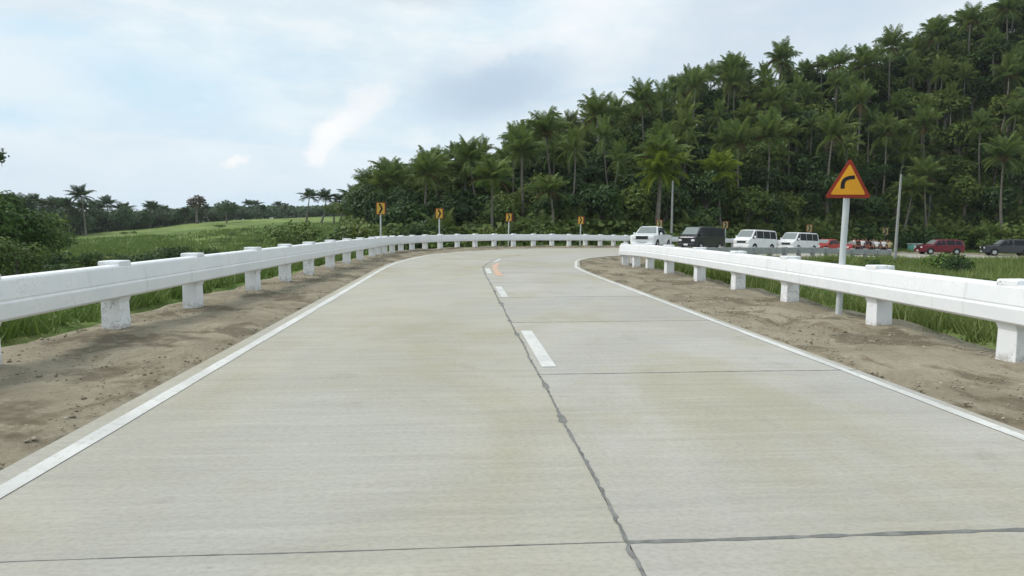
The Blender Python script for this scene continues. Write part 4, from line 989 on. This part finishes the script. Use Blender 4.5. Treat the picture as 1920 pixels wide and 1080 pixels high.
# ------------------------------------------------------------ people: continuous skinned body plus clothes
def skin_obj(name, V, E, Rd, m, parent, sub=1):
    me = bpy.data.meshes.new(name); me.from_pydata(V, E, []); o = bpy.data.objects.new(name, me); link(o)
    bm = bmesh.new(); bm.from_mesh(me); ly = bm.verts.layers.skin.verify()
    for v, r in zip(bm.verts, Rd): v[ly].radius = (r, r) if not isinstance(r, tuple) else r
    bm.verts.ensure_lookup_table(); bm.verts[0][ly].use_root = True; bm.to_mesh(me); bm.free()
    o.modifiers.new('skin', 'SKIN'); sb = o.modifiers.new('sub', 'SUBSURF'); sb.levels = sub; sb.render_levels = sub
    dg = bpy.context.evaluated_depsgraph_get(); m2 = bpy.data.meshes.new_from_object(o.evaluated_get(dg)); m2.name = name
    bpy.data.objects.remove(o); m2.materials.clear(); m2.materials.append(m)
    m2.polygons.foreach_set('use_smooth', [True]*len(m2.polygons)); q = bpy.data.objects.new(name, m2); return link(q, parent)
def person(pose, shirt, trou):
    root = empty('person'); r = random.Random(pose)
    sp = .11+.05*(pose % 2); hipz = .93; swing = [.0, .12, -.08][pose % 3]
    V = [(0, 0, hipz), (0, 0, 1.12), (0, .0, 1.36), (0, -.01, 1.47), (0, -.01, 1.56), (0, -.02, 1.64)]; E = [(i, i+1) for i in range(5)]; Rd = [.12, .11, .125, .055, .075, .085]
    hands = []
    for sx in (-1, 1):
        b = len(V); kn = (sx*(sp), -swing*sx*.6, .5); an = (sx*(sp+.02), -swing*sx, .09); V += [(sx*.09, 0, .86), kn, an, (sx*(sp+.03), -swing*sx-.13, .04)]
        E += [(0, b), (b, b+1), (b+1, b+2), (b+2, b+3)]; Rd += [.085, .06, .042, .035]
        b = len(V); bent = (pose % 3 == 1 and sx > 0)
        el_ = (sx*.25, .03, 1.14); wr_ = (sx*.22, -.18, 1.18) if bent else (sx*.27, -.05, .90); V += [(sx*.17, 0, 1.41), el_, wr_]
        hd = (wr_[0]-sx*.02, wr_[1]-.07, wr_[2]+.02) if bent else (wr_[0], wr_[1]-.02, wr_[2]-.08); V.append(hd)
        E += [(2, b), (b, b+1), (b+1, b+2), (b+2, b+3)]; Rd += [.055, .042, .028, .03]
        dv = (Vector(hd)-Vector(wr_)).normalized(); sd2 = dv.cross(Vector((0, 0, 1) if bent else (1, 0, 0))).normalized()
        for kf in range(5):
            off = sd2*(kf-2)*.018; ln_ = [.04, .075, .082, .075, .06][kf]; b2 = len(V)
            V.append(tuple(Vector(hd)+off+dv*.03)); V.append(tuple(Vector(hd)+off*1.25+dv*(.03+ln_)+Vector((-sx*.012, 0, 0)))); E += [(b+3, b2), (b2, b2+1)]; Rd += [.010, .007]
    skin_obj('body', V, E, Rd, SKIN, root)
    for nm, pts in (('nose', [(0, -.105, 1.625)]), ): pass
    # shirt
    V = [(0, 0, .86), (0, 0, 1.12), (0, 0, 1.38), (0, 0, 1.45)]; E = [(0, 1), (1, 2), (2, 3)]; Rd = [(.155, .125), (.145, .12), (.155, .125), (.08, .08)]
    for sx in (-1, 1):
        b = len(V); V += [(sx*.17, 0, 1.40), (sx*.225, .02, 1.22)]; E += [(2, b), (b, b+1)]; Rd += [.075, .062]
    skin_obj('shirt', V, E, Rd, shirt, root)
    V = [(0, 0, .97)]; E = []; Rd = [.135]
    for sx in (-1, 1):
        b = len(V); V += [(sx*.095, 0, .84), (sx*sp, -swing*sx*.6, .5), (sx*(sp+.02), -swing*sx, .12)]; E += [(0, b), (b, b+1), (b+1, b+2)]; Rd += [.10, .075, .06]
    skin_obj('trousers', V, E, Rd, trou, root)
    skin_obj('hair', [(0, .015, 1.65), (0, .01, 1.69), (0, -.02, 1.715)], [(0, 1), (1, 2)], [.088, .085, .06], HAIR, root)
    for sx in (-1, 1): MB().box((sx*(sp+.025), -swing*sx-.07, .04), (.09, .26, .08)).build('shoe', DARKTRIM, root, bevel=.02)
    for sx in (-1, 1): MB().box((sx*.03, -.108, 1.65), (.018, .008, .01)).build('eye', HAIR, root)
    MB().add([(0, -.13, 1.61), (-.015, -.1, 1.605), (.015, -.1, 1.605), (0, -.1, 1.65)], [(0, 1, 3), (0, 3, 2), (0, 2, 1)]).build('nose', SKIN, root)
    return root
cl = {'white': plain('white_cloth', (.72, .72, .72), .9), 'black': plain('black_cloth', (.02, .02, .022), .9), 'grey': plain('grey_cloth', (.30, .30, .33), .9),
      'red': plain('red_cloth', (.12, .02, .02), .9), 'yellow': plain('yellow_cloth', (.42, .38, .2), .9), 'navy': plain('navy_cloth', (.02, .025, .06), .9), 'jeans': plain('denim_cloth', (.05, .07, .13), .9)}
PP = [person(i, cl['white'], cl['black']) for i in range(3)]; usedp = set()
folk = [(1600, 71.5, 'white', 'black', 'leftmost of the crowd in a white top, just right of the warning sign pole'), (1608, 70, 'black', 'black', 'in black standing beside the leftmost white top of the crowd'),
        (1616, 70.6, 'white', 'jeans', 'in a bright white shirt, third of the crowd from the left'), (1622, 72, 'navy', 'black', 'in navy between two white shirts in the left half of the crowd'),
        (1630, 70.2, 'black', 'black', 'in black in the middle of the crowd'), (1637, 71.3, 'grey', 'black', 'in a grey top in the middle of the crowd'), (1643, 69.7, 'white', 'black', 'in a white top in front, right of the middle of the crowd'),
        (1650, 71.2, 'black', 'navy', 'in black, right of the white top at the middle of the crowd'), (1656, 70.3, 'white', 'black', 'in a white shirt near the right end of the crowd below the chevron sign'),
        (1662, 71.8, 'red', 'black', 'in dark red close to the right end of the crowd'), (1667, 70.5, 'yellow', 'navy', 'in a pale yellow top, last at the right end of the crowd')]
# gather them on the outer lane and verge behind the second red car
for i, (px, dd, s1, s2, lb) in enumerate(folk):
    dd -= 6
    x = (px-960)/FPX*dd; pr = PP[i % 3]; o = pr if i < 3 else copy_tree(pr)
    for ch in o.children:
        for nm, cc in (('shirt', s1), ('trousers', s2)):
            if ch.name.startswith(nm): ch.data = ch.data.copy(); ch.data.materials[0] = cl[cc]
    # road surface height there
    best = min(range(0, NS, 2), key=lambda j: (C[j][0]-x)**2+(C[j][1]-dd)**2); u = L[best]-RT[best]; tt = np.dot(np.array([x, dd])-C[best][:2], u[:2]/np.linalg.norm(u[:2]))
    z = C[best][2]+u[2]/np.linalg.norm(u[:2])*tt
    if abs(tt) > 4.3: z = max(z, gz(x, dd)+.3)
    o.location = (x, dd, z); o.rotation_euler = (0, 0, random.uniform(-1.3, 1.3)); o.scale = (1, 1, random.uniform(.95, 1.03))
    tag(o, 'person '+lb, 'person', 'people standing by the parked vehicles')

# ------------------------------------------------------------ light haze in the air
def m_haze(): 
    m = bpy.data.materials.new('haze_air'); m.use_nodes = True; q = NT(m.node_tree); q.n.clear(); o = q.new('ShaderNodeOutputMaterial'); v = q.new('ShaderNodeVolumePrincipled')
    v.inputs['Color'].default_value = (.93, .96, 1, 1); v.inputs['Density'].default_value = .0002; v.inputs['Anisotropy'].default_value = .3
    q.l.new(v.outputs[0], o.inputs['Volume']); return m
zlo = min(v.co.z for v in ground.data.vertices)-1; tag(MB().box((0, 500, (zlo+75)/2), (2060, 1420, 75-zlo)).build('haze', m_haze()), kind='stuff')
